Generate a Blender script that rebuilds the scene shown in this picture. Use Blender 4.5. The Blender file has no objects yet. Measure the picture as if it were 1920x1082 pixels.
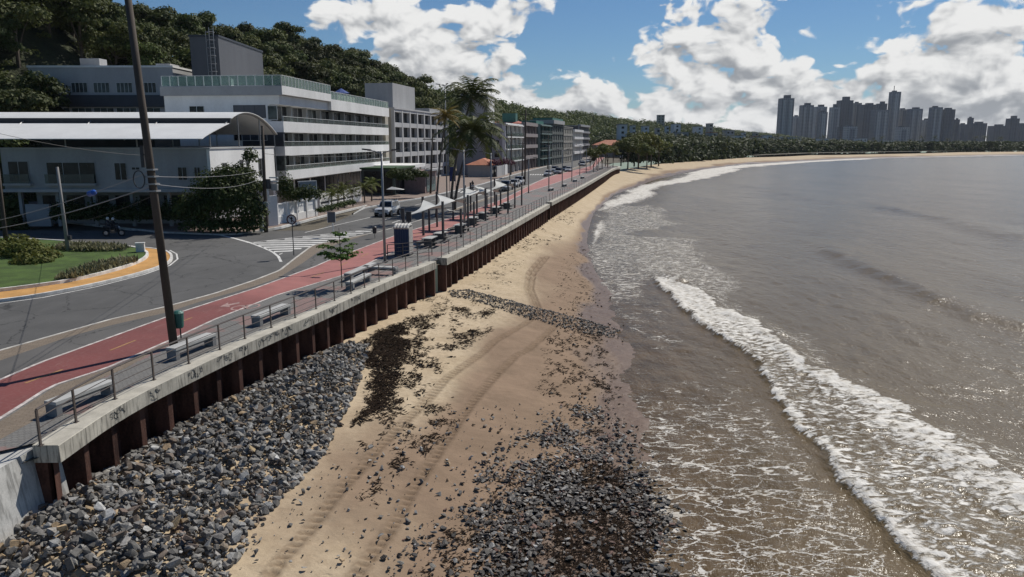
import bpy, math, random
import numpy as np
from mathutils import Vector, Matrix
R = math.radians
rnd = random.Random(7)
sc = bpy.context.scene
col = sc.collection

# ------------------------------------------------------------------ camera
FOC, HC = 1400.0, 8.4
PIT = math.atan(277 / FOC)
cam = bpy.data.cameras.new('camera')
cam.sensor_width = 36.0
cam.lens = FOC / 1920 * 36.0
cam.clip_start = 0.1
cam.clip_end = 9000
cam_o = bpy.data.objects.new('camera', cam)
cam_o.location = (0, 0, HC)
cam_o.rotation_euler = (math.pi / 2 - PIT, 0, 0)
col.objects.link(cam_o)
sc.camera = cam_o

# ------------------------------------------------------------------ light
SUN_AZ, SUN_EL = 37.0, 47.0          # azimuth from +Y towards +X
sd = Vector((math.sin(R(SUN_AZ)) * math.cos(R(SUN_EL)), math.cos(R(SUN_AZ)) * math.cos(R(SUN_EL)), math.sin(R(SUN_EL))))
sun = bpy.data.lights.new('sun', 'SUN')
sun.energy = 4.6
sun.angle = R(0.5)
sun.color = (1.0, 0.95, 0.87)
sun_o = bpy.data.objects.new('sun', sun)
sun_o.rotation_euler = (-sd).to_track_quat('-Z', 'Y').to_euler()
sun_o.location = (60, 60, 120)
col.objects.link(sun_o)
vs = sc.view_settings
vs.view_transform = 'Standard'
vs.look = 'None'
vs.exposure = -0.05
vs.gamma = 1.0
sc.cycles.max_bounces = 6
sc.cycles.transparent_max_bounces = 8

def D(u, v):
    cx = (u - 960) / FOC
    cy = (541 - v) / FOC
    return (cx, math.cos(PIT) + cy * math.sin(PIT), -math.sin(PIT) + cy * math.cos(PIT))
def G(u, v, z=0.0):
    d = D(u, v)
    t = (z - HC) / d[2]
    return Vector((d[0] * t, d[1] * t, z))
def P(u, v, Y):
    d = D(u, v)
    t = Y / d[1]
    return Vector((d[0] * t, Y, HC + d[2] * t))

# ------------------------------------------------------------------ node helpers
class NT:
    def __init__(s, tree):
        s.t = tree; s.n = tree.nodes; s.l = tree.links
    def new(s, typ, **kw):
        n = s.n.new(typ)
        for k, v in kw.items(): setattr(n, k, v)
        return n
    def set(s, sock, v):
        if v is None: return
        if isinstance(v, bpy.types.NodeSocket): s.l.new(v, sock)
        else:
            if hasattr(sock, 'default_value'):
                dv = sock.default_value
                if hasattr(dv, '__len__') and len(dv) == 4 and hasattr(v, '__len__') and len(v) == 3: v = (*v, 1)
                sock.default_value = v
    def math(s, op, a, b=None, c=None, clamp=False):
        n = s.new('ShaderNodeMath', operation=op, use_clamp=clamp)
        s.set(n.inputs[0], a); s.set(n.inputs[1], b)
        if c is not None: s.set(n.inputs[2], c)
        return n.outputs[0]
    def mapr(s, v, a, b, c=0.0, d=1.0, smooth=True):
        n = s.new('ShaderNodeMapRange', interpolation_type='SMOOTHSTEP' if smooth else 'LINEAR')
        n.clamp = True
        for i, x in enumerate((v, a, b, c, d)): s.set(n.inputs[i], x)
        return n.outputs[0]
    def mix(s, f, a, b, typ='MIX'):
        n = s.new('ShaderNodeMix', data_type='RGBA', blend_type=typ)
        s.set(n.inputs[0], f); s.set(n.inputs[6], a); s.set(n.inputs[7], b)
        return n.outputs[2]
    def noise(s, vec, scale, detail=4, rough=0.55, dist=0.0, out=0):
        n = s.new('ShaderNodeTexNoise')
        s.set(n.inputs['Vector'], vec)
        n.inputs['Scale'].default_value = scale
        n.inputs['Detail'].default_value = detail
        n.inputs['Roughness'].default_value = rough
        n.inputs['Distortion'].default_value = dist
        return n.outputs[out]
    def voro(s, vec, scale, feature='F1', out='Distance', rnd_=1.0):
        n = s.new('ShaderNodeTexVoronoi', feature=feature)
        s.set(n.inputs['Vector'], vec)
        n.inputs['Scale'].default_value = scale
        n.inputs['Randomness'].default_value = rnd_
        return n.outputs[out]
    def attr(s, name, out='Fac'):
        return s.new('ShaderNodeAttribute', attribute_name=name).outputs[out]
    def bump(s, h, strength=0.3, dist=0.05, normal=None):
        n = s.new('ShaderNodeBump')
        n.inputs['Strength'].default_value = strength
        n.inputs['Distance'].default_value = dist
        s.set(n.inputs['Height'], h)
        if normal is not None: s.set(n.inputs['Normal'], normal)
        return n.outputs[0]
    def vmul(s, v, xyz):
        n = s.new('ShaderNodeVectorMath', operation='MULTIPLY')
        s.set(n.inputs[0], v); n.inputs[1].default_value = xyz
        return n.outputs[0]
    def vadd(s, a, b):
        n = s.new('ShaderNodeVectorMath', operation='ADD')
        s.set(n.inputs[0], a); s.set(n.inputs[1], b)
        return n.outputs[0]
def newmat(name):
    m = bpy.data.materials.new(name)
    m.use_nodes = True
    nt = NT(m.node_tree)
    b = m.node_tree.nodes['Principled BSDF']
    return m, nt, b
def objco(nt): return nt.new('ShaderNodeTexCoord').outputs['Object']
def posco(nt): return nt.new('ShaderNodeNewGeometry').outputs['Position']
def M(name, base, rough=0.6, var=0.18, scale=2.0, bump=0.0, bscale=25.0, metal=0.0, base2=None, spec=0.4, rand=0.0, streak=False, bdist=0.02):
    """plain procedural surface: large blotches + fine grain, optional per object variation"""
    m, nt, b = newmat(name)
    co = objco(nt)
    v = nt.vmul(co, (1, 1, 0.25)) if streak else co
    n1 = nt.noise(v, scale, 5, 0.62)
    n2 = nt.noise(co, scale * 9, 3, 0.6)
    f = nt.math('ADD', nt.math('MULTIPLY', n1, 0.7), nt.math('MULTIPLY', n2, 0.3))
    f = nt.mapr(f, 0.32, 0.68)
    c2 = base2 if base2 else tuple(min(1, x * (1 + var)) for x in base)
    c1 = tuple(x * (1 - var) for x in base)
    c = nt.mix(f, c1, c2)
    if rand > 0:
        oi = nt.new('ShaderNodeObjectInfo').outputs['Random']
        hs = nt.new('ShaderNodeHueSaturation')
        nt.set(hs.inputs['Value'], nt.mapr(oi, 0, 1, 1 - rand, 1 + rand, False))
        nt.set(hs.inputs['Hue'], nt.mapr(nt.math('FRACT', nt.math('MULTIPLY', oi, 7.31)), 0, 1, 0.5 - rand * 0.05, 0.5 + rand * 0.05, False))
        nt.set(hs.inputs['Color'], c)
        c = hs.outputs[0]
    nt.set(b.inputs['Base Color'], c)
    nt.set(b.inputs['Roughness'], nt.mapr(n2, 0.3, 0.7, max(0, rough - 0.08), min(1, rough + 0.08), False))
    b.inputs['Metallic'].default_value = metal
    b.inputs['Specular IOR Level'].default_value = spec
    if bump > 0:
        nt.set(b.inputs['Normal'], nt.bump(nt.noise(co, bscale, 4, 0.65), bump, bdist))
    return m

# ------------------------------------------------------------------ world : Nishita sky plus a cumulus layer over the bay
w = bpy.data.worlds.new('World')
sc.world = w
w.use_nodes = True
w.cycles.sampling_method = 'MANUAL'
w.cycles.sample_map_resolution = 256
wt = NT(w.node_tree)
for n in list(wt.n): wt.n.remove(n)
sky = wt.new('ShaderNodeTexSky', sky_type='NISHITA')
sky.sun_disc = False
sky.sun_elevation = R(SUN_EL)
sky.sun_rotation = R(SUN_AZ)
sky.air_density = 1.0
sky.dust_density = 0.1
sky.ozone_density = 4.0
def cloud_group():
    g = bpy.data.node_groups.new('cumulus_texture', 'ShaderNodeTree')
    g.interface.new_socket('Dir', in_out='INPUT', socket_type='NodeSocketVector')
    g.interface.new_socket('Density', in_out='OUTPUT', socket_type='NodeSocketFloat')
    t = NT(g)
    i = t.new('NodeGroupInput'); o = t.new('NodeGroupOutput')
    v = t.vmul(i.outputs[0], (1, 1.5, 1))
    wv = t.vadd(v, t.vmul(t.noise(v, 14, 2, 0.5, 0, 1), (0.05, 0.05, 0)))
    n1 = t.noise(wv, 15.0, 3, 0.58)
    n2 = t.noise(wv, 30.0, 5, 0.62)
    b1 = t.voro(wv, 24); b2 = t.voro(wv, 55)
    tot = t.math('MULTIPLY', t.math('SUBTRACT', n1, 0.5), 2.6)
    tot = t.math('ADD', tot, t.math('MULTIPLY', t.math('SUBTRACT', n2, 0.5), 1.45))
    tot = t.math('ADD', tot, t.math('MULTIPLY', t.math('SUBTRACT', 0.45, b1), 0.55))
    tot = t.math('ADD', tot, t.math('MULTIPLY', t.math('SUBTRACT', 0.45, b2), 0.30))
    t.set(o.inputs[0], tot)
    return g
# cumulus masses (image-equivalent direction, extents, strength)
CLOUDS = [
    (610, 22, 95, 38, 1.5), (800, 80, 150, 75, 1.2), (900, 150, 150, 70, 1.0), (980, 20, 120, 40, 1.3), (720, 40, 80, 60, .7), (760, 150, 90, 50, .8),
    (1095, 160, 60, 45, 0.9), (1000, 190, 150, 30, .6), (1200, 100, 70, 40, 0.8), (1330, 50, 95, 55, 1.0), (1420, 20, 90, 50, .9), (1300, 120, 120, 36, 1.0),
    (1440, 130, 120, 55, 1.1), (1540, 185, 160, 50, 1.1), (1770, 80, 150, 90, 1.4), (1870, 160, 150, 70, 1.2), (1750, 190, 180, 40, 1.0),
    (1240, 190, 130, 36, .8), (1560, 62, 42, 22, 0.6), (980, 210, 150, 30, .7),
    (1090, 75, 75, 55, -1.1), (1010, 140, 34, 42, -.55), (590, 100, 80, 30, -0.6), (450, 50, 130, 70, -1.2), (1575, 105, 60, 50, -1.3), (1640, 190, 50, 40, -.7), (1500, 25, 34, 30, -.45), (1185, 140, 40, 28, -.9), (690, 70, 32, 28, -.5),
    (1120, 10, 60, 40, -.9), (1560, 10, 40, 50, -.9),
]
cg = cloud_group()
tc = wt.new('ShaderNodeTexCoord')
sp = wt.new('ShaderNodeSeparateXYZ'); wt.set(sp.inputs[0], tc.outputs['Generated'])
az = wt.math('ARCTAN2', sp.outputs[0], sp.outputs[1])
hyp = wt.math('SQRT', wt.math('ADD', wt.math('MULTIPLY', sp.outputs[0], sp.outputs[0]), wt.math('MULTIPLY', sp.outputs[1], sp.outputs[1])))
el = wt.math('ARCTAN2', sp.outputs[2], hyp)
def dens(da, de):
    cb = wt.new('ShaderNodeCombineXYZ')
    wt.set(cb.inputs[0], wt.math('ADD', az, da)); wt.set(cb.inputs[1], wt.math('ADD', el, de))
    n = wt.new('ShaderNodeGroup'); n.node_tree = cg
    wt.set(n.inputs[0], cb.outputs[0])
    return n.outputs[0]
mass = wt.mapr(el, 0.0, 0.10, 0.58, 0.0)
mass = wt.math('ADD', mass, wt.mapr(wt.math('ABSOLUTE', az), 0.75, 1.2, 0.0, -1.3))
mass = wt.math('ADD', mass, wt.mapr(el, 0.22, 0.45, 0.0, -1.0))
under = None
for (u, vv, su, sv, a) in CLOUDS:
    d = D(u, vv)
    a0 = math.atan2(d[0], d[1]); e0 = math.atan2(d[2], math.hypot(d[0], d[1]))
    dx = wt.math('MULTIPLY_ADD', az, FOC / su, -a0 * FOC / su)
    dy = wt.math('MULTIPLY_ADD', el, FOC / sv, -e0 * FOC / sv)
    r2 = wt.math('MULTIPLY_ADD', dx, dx, wt.math('MULTIPLY', dy, dy))
    e = wt.math('MULTIPLY', wt.math('POWER', 0.3679, r2), a * (.60 if a > 0 else .8))
    mass = wt.math('ADD', mass, e)
    if a > 0:
        g_ = wt.math('MULTIPLY', e, dy)
        under = g_ if under is None else wt.math('ADD', under, g_)
t0 = dens(0, 0)
t1 = dens(0.009, 0.015)
d0 = wt.math('ADD', mass, t0)
alpha = wt.mapr(d0, 0.30, 0.66)
lit = wt.math('SUBTRACT', t0, t1)
f = wt.math('MULTIPLY_ADD', lit, 0.66, wt.math('MULTIPLY_ADD', under, 0.40, 0.62))
f = wt.math('SUBTRACT', f, wt.mapr(d0, 0.8, 2.2, 0.0, 0.22))
f = wt.math('ADD', f, wt.mapr(d0, 0.25, 0.7, 0.12, 0.0))
f = wt.math('ADD', f, wt.mapr(el, 0.0, 0.09, 0.14, 0.0))
ccol = wt.mix(wt.mapr(f, 0.0, 0.95), (0.36, 0.38, 0.41), (0.97, 0.97, 0.96))
blue = wt.mix(1.0, sky.outputs[0], (0.70, 0.91, 1.10), 'MULTIPLY')
skyb = wt.new('ShaderNodeBackground'); wt.set(skyb.inputs[0], blue); skyb.inputs[1].default_value = 0.060
clb = wt.new('ShaderNodeBackground'); wt.set(clb.inputs[0], ccol); clb.inputs[1].default_value = 0.90
mx = wt.new('ShaderNodeMixShader')
wt.set(mx.inputs[0], wt.math('MULTIPLY', alpha, wt.mapr(el, -0.01, 0.0)))
wt.l.new(skyb.outputs[0], mx.inputs[1]); wt.l.new(clb.outputs[0], mx.inputs[2])
wo = wt.new('ShaderNodeOutputWorld'); wt.l.new(mx.outputs[0], wo.inputs[0])

# ------------------------------------------------------------------ mesh helpers
class MB:
    def __init__(s): s.v = []; s.f = []; s.m = []
    def add(s, vs_, fs, m=0):
        o = len(s.v); s.v += [tuple(p) for p in vs_]
        for f_ in fs: s.f.append(tuple(o + i for i in f_)); s.m.append(m)
        return s
    def box(s, x0, x1, y0, y1, z0, z1, m=0):
        v = [(x0, y0, z0), (x1, y0, z0), (x1, y1, z0), (x0, y1, z0), (x0, y0, z1), (x1, y0, z1), (x1, y1, z1), (x0, y1, z1)]
        return s.add(v, [(3, 2, 1, 0), (4, 5, 6, 7), (0, 1, 5, 4), (1, 2, 6, 5), (2, 3, 7, 6), (3, 0, 4, 7)], m)
    def hexa(s, v8, m=0):
        return s.add(v8, [(3, 2, 1, 0), (4, 5, 6, 7), (0, 1, 5, 4), (1, 2, 6, 5), (2, 3, 7, 6), (3, 0, 4, 7)], m)
    def bar(s, a, b, w_, h_, m=0):
        """box section between two points"""
        a = Vector(a); b = Vector(b); d = (b - a).normalized()
        up = Vector((0, 0, 1)) if abs(d.z) < 0.95 else Vector((1, 0, 0))
        r_ = d.cross(up).normalized() * (w_ / 2); u_ = r_.cross(d).normalized() * (h_ / 2)
        v = [a - r_ - u_, a + r_ - u_, b + r_ - u_, b - r_ - u_, a - r_ + u_, a + r_ + u_, b + r_ + u_, b - r_ + u_]
        return s.hexa(v, m)
    def prism(s, poly, z0, z1, m=0):
        n = len(poly)
        v = [(p[0], p[1], z0) for p in poly] + [(p[0], p[1], z1) for p in poly]
        f = [tuple(range(n - 1, -1, -1)), tuple(range(n, 2 * n))] + [(i, (i + 1) % n, n + (i + 1) % n, n + i) for i in range(n)]
        return s.add(v, f, m)
    def sheet(s, poly, m=0):
        return s.add(poly, [tuple(range(len(poly)))], m)
    def strip(s, A, B, m=0):
        """quad strip between two equally long polylines"""
        n = len(A)
        return s.add(list(A) + list(B), [(i, i + 1, n + i + 1, n + i) for i in range(n - 1)], m)
    def tube(s, pts, rad, n=8, m=0, cap=True):
        pts = [Vector(p) for p in pts]
        if not hasattr(rad, '__len__'): rad = [rad] * len(pts)
        o = []; prev = None
        for i, p in enumerate(pts):
            d = (pts[min(i + 1, len(pts) - 1)] - pts[max(i - 1, 0)]).normalized()
            if prev is None:
                ref = Vector((0, 0, 1)) if abs(d.z) < 0.9 else Vector((1, 0, 0))
                a = d.cross(ref).normalized()
            else:
                a = (prev - d * prev.dot(d)).normalized()
            prev = a; b = d.cross(a)
            o += [p + (a * math.cos(2 * math.pi * k / n) + b * math.sin(2 * math.pi * k / n)) * rad[i] for k in range(n)]
        f = []
        for i in range(len(pts) - 1):
            for k in range(n):
                f.append((i * n + k, i * n + (k + 1) % n, (i + 1) * n + (k + 1) % n, (i + 1) * n + k))
        if cap:
            f.append(tuple(range(n - 1, -1, -1))); f.append(tuple((len(pts) - 1) * n + k for k in range(n)))
        return s.add(o, f, m)
    def cyl(s, c, r_, h_, axis='Z', n=14, m=0):
        c = Vector(c); ax = {'X': Vector((1, 0, 0)), 'Y': Vector((0, 1, 0)), 'Z': Vector((0, 0, 1))}[axis]
        return s.tube([c, c + ax * h_], r_, n, m)
    def sweep(s, path, prof, m=0, closed=True, cap=True):
        """sweep a profile (offset to the left, height) along an xy path, z taken from the path"""
        n = len(prof); vs_ = []; L = len(path)
        for i in range(L):
            a = Vector(path[max(i - 1, 0)][:2]); b = Vector(path[min(i + 1, L - 1)][:2])
            d = (b - a).normalized(); nl = Vector((-d.y, d.x))
            z = path[i][2] if len(path[i]) > 2 else 0
            for (o_, h_) in prof: vs_.append((path[i][0] + nl.x * o_, path[i][1] + nl.y * o_, z + h_))
        f = []
        for i in range(L - 1):
            for k in range(n if closed else n - 1):
                f.append((i * n + k, (i + 1) * n + k, (i + 1) * n + (k + 1) % n, i * n + (k + 1) % n))
        if cap and closed: f.append(tuple(range(n))); f.append(tuple((L - 1) * n + k for k in range(n - 1, -1, -1)))
        return s.add(vs_, f, m)
    def mesh(s, name, mats, smooth=False):
        me = bpy.data.meshes.new(name)
        me.from_pydata(s.v, [], s.f)
        if not isinstance(mats, (list, tuple)): mats = [mats]
        for m_ in mats: me.materials.append(m_)
        if any(s.m): me.polygons.foreach_set('material_index', s.m)
        if smooth: me.polygons.foreach_set('use_smooth', [True] * len(s.f))
        me.update()
        return me
    def build(s, name, mats, parent=None, world=False, smooth=False, loc=(0, 0, 0)):
        if world and parent is not None:
            o_ = parent.location
            s.v = [(p[0] - o_.x, p[1] - o_.y, p[2] - o_.z) for p in s.v]
        ob = bpy.data.objects.new(name, s.mesh(name, mats, smooth))
        ob.location = loc
        col.objects.link(ob)
        if parent is not None: ob.parent = parent
        return ob
def tag(o, label=None, cat=None, group=None, kind=None):
    if label: o['label'] = label
    if cat: o['category'] = cat
    if group: o['group'] = group
    if kind: o['kind'] = kind
    return o
def thing(name, label, cat, loc=(0, 0, 0), rz=0.0, group=None):
    o = bpy.data.objects.new(name, None)
    o.location = loc; o.rotation_euler = (0, 0, rz); o.empty_display_size = 0.3
    col.objects.link(o)
    return tag(o, label, cat, group)
def copy_tree(o, parent=None):
    c = o.copy(); col.objects.link(c)
    if parent is not None: c.parent = parent
    for ch in list(o.children): copy_tree(ch, c)
    return c
def place(proto, used, loc, rz=0.0, scale=None, label=None, group=None):
    """first call moves the prototype itself, later calls copy it"""
    o = proto if not used.get(proto.name) else copy_tree(proto)
    used[proto.name] = True
    o.location = loc; o.rotation_euler = (0, 0, rz)
    if scale is not None: o.scale = scale if hasattr(scale, '__len__') else (scale,) * 3
    if label: o['label'] = label
    if group: o['group'] = group
    return o
USED = {}
def struct(o, label=None):
    o['kind'] = 'structure'
    if label: o['label'] = label; o['category'] = o.name.split('.')[0].replace('_', ' ')
    return o

# ------------------------------------------------------------------ numpy noise
def vnoise(x, y, seed=0):
    xi = np.floor(x).astype(np.int64); yi = np.floor(y).astype(np.int64)
    xf = x - xi; yf = y - yi
    def h(a, b):
        n = (a * 374761393 + b * 668265263 + seed * 974634777) & 0x7fffffff
        n = ((n ^ (n >> 13)) * 1274126177) & 0x7fffffff
        return ((n ^ (n >> 16)) & 0xffff) / 65535.0
    u = xf * xf * (3 - 2 * xf); v = yf * yf * (3 - 2 * yf)
    return (h(xi, yi) * (1 - u) + h(xi + 1, yi) * u) * (1 - v) + (h(xi, yi + 1) * (1 - u) + h(xi + 1, yi + 1) * u) * v
def fbm(x, y, seed=0, oct_=4):
    s = 0; a = 0.5; t = 0
    for k in range(oct_):
        s = s + a * vnoise(x * 2 ** k, y * 2 ** k, seed + k * 13); t += a; a *= 0.5
    return s / t
def polyw(px, z): return [tuple(G(u, v, z)[:2]) for u, v in px]
def inpoly(x, y, poly):
    ins = np.zeros(x.shape, bool); n = len(poly)
    for i in range(n):
        x0, y0 = poly[i]; x1, y1 = poly[(i + 1) % n]
        c = (y0 > y) != (y1 > y)
        with np.errstate(divide='ignore', invalid='ignore'):
            xx = (x1 - x0) * (y - y0) / (y1 - y0 + 1e-12) + x0
        ins ^= c & (x < xx)
    return ins
def segdist(x, y, pl, closed=False):
    """distance and arc length along a polyline"""
    best = np.full(x.shape, 1e9); arc = np.zeros(x.shape); L = 0
    n = len(pl)
    for i in range(n if closed else n - 1):
        x0, y0 = pl[i]; x1, y1 = pl[(i + 1) % n]
        dx, dy = x1 - x0, y1 - y0; l2 = dx * dx + dy * dy + 1e-12
        t = np.clip(((x - x0) * dx + (y - y0) * dy) / l2, 0, 1)
        d = np.hypot(x - x0 - t * dx, y - y0 - t * dy)
        k = d < best
        best = np.where(k, d, best); arc = np.where(k, L + t * math.sqrt(l2), arc)
        L += math.sqrt(l2)
    return best, arc
def polysd(x, y, poly):
    d, _ = segdist(x, y, poly, True)
    return np.where(inpoly(x, y, poly), d, -d)
def sstep(a, b, x):
    t = np.clip((x - a) / (b - a), 0, 1)
    return t * t * (3 - 2 * t)
def bound(px, z=0.0, ext=None):
    """boundary line given on the ground -> x as a function of y"""
    pts = sorted([(G(u, v, z).y, G(u, v, z).x) for u, v in px] + (ext or []))
    ys = np.array([p[0] for p in pts]); xs = np.array([p[1] for p in pts])
    return lambda y: np.interp(y, ys, xs)
def grid_mesh(name, X, Y, Z, mats, attrs=None, smooth=True):
    r, c = X.shape
    co = np.stack([X, Y, Z], -1).reshape(-1, 3).astype(np.float32)
    i = np.arange(r * c).reshape(r, c)
    q = np.stack([i[:-1, :-1], i[:-1, 1:], i[1:, 1:], i[1:, :-1]], -1).reshape(-1, 4)
    me = bpy.data.meshes.new(name)
    me.vertices.add(len(co)); me.vertices.foreach_set('co', co.ravel())
    me.loops.add(q.size); me.loops.foreach_set('vertex_index', q.ravel().astype(np.int32))
    me.polygons.add(len(q)); me.polygons.foreach_set('loop_start', np.arange(0, q.size, 4, dtype=np.int32))
    if smooth: me.polygons.foreach_set('use_smooth', np.ones(len(q), bool))
    for k, a in (attrs or {}).items():
        at = me.attributes.new(k, 'FLOAT', 'POINT'); at.data.foreach_set('value', a.ravel().astype(np.float32))
    me.materials.append(mats)
    me.update(calc_edges=True); me.validate()
    o = bpy.data.objects.new(name, me); col.objects.link(o)
    return o
def soup(name, V, n, mats, mi=None, parent=None, smooth=False):
    """mesh of separate n-gons, V is (count, n, 3)"""
    V = np.asarray(V, np.float32); k = len(V)
    me = bpy.data.meshes.new(name)
    me.vertices.add(k * n); me.vertices.foreach_set('co', V.ravel())
    me.loops.add(k * n); me.loops.foreach_set('vertex_index', np.arange(k * n, dtype=np.int32))
    me.polygons.add(k); me.polygons.foreach_set('loop_start', np.arange(0, k * n, n, dtype=np.int32))
    for m_ in (mats if isinstance(mats, (list, tuple)) else [mats]): me.materials.append(m_)
    if mi is not None: me.polygons.foreach_set('material_index', np.asarray(mi, np.int32))
    me.update(calc_edges=True)
    o = bpy.data.objects.new(name, me); col.objects.link(o)
    if parent is not None: o.parent = parent
    return o
# ================================================================== GROUND, ROADS, SEAWALL, BEACH, SEA
ZR = -0.13       # carriageway level
# boundaries as x(y), from the wall edge leftwards
wall_px1 = [(110, 835), (225, 757), (340, 700), (480, 635), (600, 585), (720, 530), (818, 490)]
wall_px2 = [(838, 485), (900, 455), (965, 420), (1031, 383)]
wall_px3 = [(1035, 380), (1070, 362), (1100, 346), (1130, 329), (1152, 316)]
W1 = [G(u, v, 0.06) for u, v in wall_px1]
W2 = [G(u, v, 0.06) for u, v in wall_px2]
W3 = [G(u, v, 0.06) for u, v in wall_px3]
W3 += [Vector((W3[-1].x + 3.2, W3[-1].y + 9, .06)), Vector((W3[-1].x + 4.2, W3[-1].y + 16, .06)), Vector((W3[-1].x + 3.2, W3[-1].y + 26, .06))]
def xy(l): return [(p.y, p.x) for p in l]
_a, _c = G(103, 818, -.1), G(0, 878, -.1)
_d = (_c - _a).normalized(); _n = Vector((-_d.y, _d.x, 0))
cw_back = lambda y: _a.x + _d.x * (y - _a.y) / _d.y - _n.x * 1.22
wl = sorted([(8.0, cw_back(8) + .55), (W1[0].y - .2, cw_back(W1[0].y - .2) + .55)] + xy(W1) + xy(W2) + xy(W3))
fy = np.array([p[0] for p in wl]); fx = np.array([p[1] for p in wl])
fW = lambda y: np.interp(y, fy, fx)
def wall_dir(y):
    a = Vector((float(fW(y - 2)), y - 2)); b = Vector((float(fW(y + 2)), y + 2))
    return (b - a).normalized()
far_y = [(300, None)]
fBR = bound([(0, 785), (96, 724), (200, 690), (330, 633), (400, 600), (520, 553), (643, 516), (720, 480), (880, 412), (988, 360), (1034, 346), (1109, 319)], 0, [(8, -16.2), (420, 52), (700, 120)])
fBL = bound([(0, 712), (75, 680), (330, 588), (480, 540), (590, 500), (617, 488), (741, 441.6), (865, 402), (946, 372), (1023, 333), (1109, 311)], 0, [(8, -20.5), (420, 48), (700, 114)])
fAL = bound([(0, 676), (130, 631), (207, 610), (312, 586), (380, 564), (473, 538), (522, 521), (566, 494), (600, 470), (640, 454.5), (665, 447), (720, 430), (830, 403), (900, 379), (985, 352), (1040, 330), (1104, 308)], 0, [(8, -23), (420, 46), (700, 110)])
fK = bound([(0, 656), (130, 619.5), (207, 598), (312, 574), (400, 550), (473, 526), (522, 507), (549, 486), (584, 460), (625, 451), (706, 435), (760, 420.5), (830, 399), (900, 375), (985, 349), (1040, 327.5), (1103, 305)], 0, [(8, -28), (420, 44.6), (700, 107)])
fL = bound([(690, 386.5), (790, 371), (835, 361), (904, 345), (953, 330), (995, 319), (1060, 303)], 0, [(420, 36), (700, 96)])
ysn = np.concatenate([np.arange(9, 120, 1.0), np.arange(120, 420, 5.0)])
def line(f, z, ys=ysn): return [(float(f(y)), float(y), z) for y in ys]
def strip(name, fa, fb, z, m, label=None, ys=ysn):
    b = MB(); b.strip(line(fa, z, ys), line(fb, z, ys))
    o = b.build(name, m)
    return struct(o)

# ---- materials of the ground
def asphalt(name, base, patch=0.25):
    m, nt, b = newmat(name)
    co = posco(nt)
    big = nt.mapr(nt.noise(co, 0.11, 4, 0.6), 0.3, 0.7)
    mid = nt.noise(nt.vmul(co, (1, .35, 1)), 0.8, 5, 0.65)
    fine = nt.noise(co, 26, 3, 0.7)
    c = nt.mix(big, tuple(x * (1 - patch) for x in base), tuple(x * (1 + patch) for x in base))
    c = nt.mix(nt.mapr(mid, 0.4, 0.75, 0, 0.5), c, tuple(x * 1.5 for x in base))
    c = nt.mix(nt.mapr(fine, 0.3, 0.7, 0, 0.5), c, tuple(x * 0.55 for x in base))
    crack = nt.voro(nt.vadd(co, nt.vmul(nt.noise(co, 1.3, 3, .6, 0, 1), (1.2, 1.2, 0))), 0.22, 'DISTANCE_TO_EDGE')
    c = nt.mix(nt.mapr(crack, 0.0, 0.012, 0.75, 0.0), c, (0.012, 0.012, 0.012))
    nt.set(b.inputs['Base Color'], c)
    b.inputs['Roughness'].default_value = 0.85
    nt.set(b.inputs['Normal'], nt.bump(fine, 0.4, 0.01))
    return m
m_road = asphalt('asphalt', (0.092, 0.090, 0.086))
m_asph2 = asphalt('footway_asphalt', (0.105, 0.1, 0.094), 0.3)
m_ground = M('earth', (0.10, 0.085, 0.06), 0.95, 0.35, 0.3, 0.3)
m_white = M('white_paint', (0.62, 0.61, 0.58), 0.7, 0.25, 1.6)
m_kerb = M('kerb_stone', (0.46, 0.44, 0.40), 0.8, 0.35, 1.2, 0.2)
def paver(name, c1, c2, mort, sx, sy, rot=0.2, blot=None, blotc=(0.2, 0.09, 0.08)):
    m, nt, b = newmat(name)
    co = posco(nt)
    mp = nt.new('ShaderNodeMapping'); nt.set(mp.inputs[0], co); mp.inputs['Rotation'].default_value = (0, 0, rot)
    br = nt.new('ShaderNodeTexBrick')
    nt.set(br.inputs['Vector'], mp.outputs[0])
    br.inputs['Scale'].default_value = 1.0
    br.inputs['Brick Width'].default_value = sx; br.inputs['Row Height'].default_value = sy
    br.inputs['Mortar Size'].default_value = 0.012
    nt.set(br.inputs['Color1'], c1); nt.set(br.inputs['Color2'], c2); nt.set(br.inputs['Mortar'], mort)
    c = br.outputs['Color']
    n = nt.noise(co, 0.35, 4, 0.6)
    if blot: c = nt.mix(nt.mapr(n, 0.52, 0.56), c, nt.mix(0.5, c, blotc))
    c = nt.mix(nt.mapr(nt.noise(co, 1.7, 5, .65), 0.35, 0.7, 0, .45), c, tuple(x * .55 for x in c1))
    c = nt.mix(nt.mapr(nt.noise(co, 18, 3, .6), 0.4, 0.75, 0, .4), c, tuple(min(1, x * 1.7) for x in c2))
    nt.set(b.inputs['Base Color'], c)
    b.inputs['Roughness'].default_value = 0.85
    nt.set(b.inputs['Normal'], nt.bump(br.outputs['Fac'], 0.3, -0.01))
    return m
m_deck = paver('grey_pavers', (0.19, 0.182, 0.168), (0.15, 0.146, 0.14), (0.07, 0.068, 0.06), 0.22, 0.11, 0.2, True, (0.30, 0.12, 0.10))
m_brown = paver('brown_pavers', (0.205, 0.162, 0.12), (0.17, 0.135, 0.10), (0.12, 0.09, 0.06), 0.3, 0.15, -0.3)
m_lpave = paver('pinkish_pavement', (0.25, 0.185, 0.15), (0.20, 0.15, 0.125), (0.12, 0.1, 0.085), 0.5, 0.5, 0.15)
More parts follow.
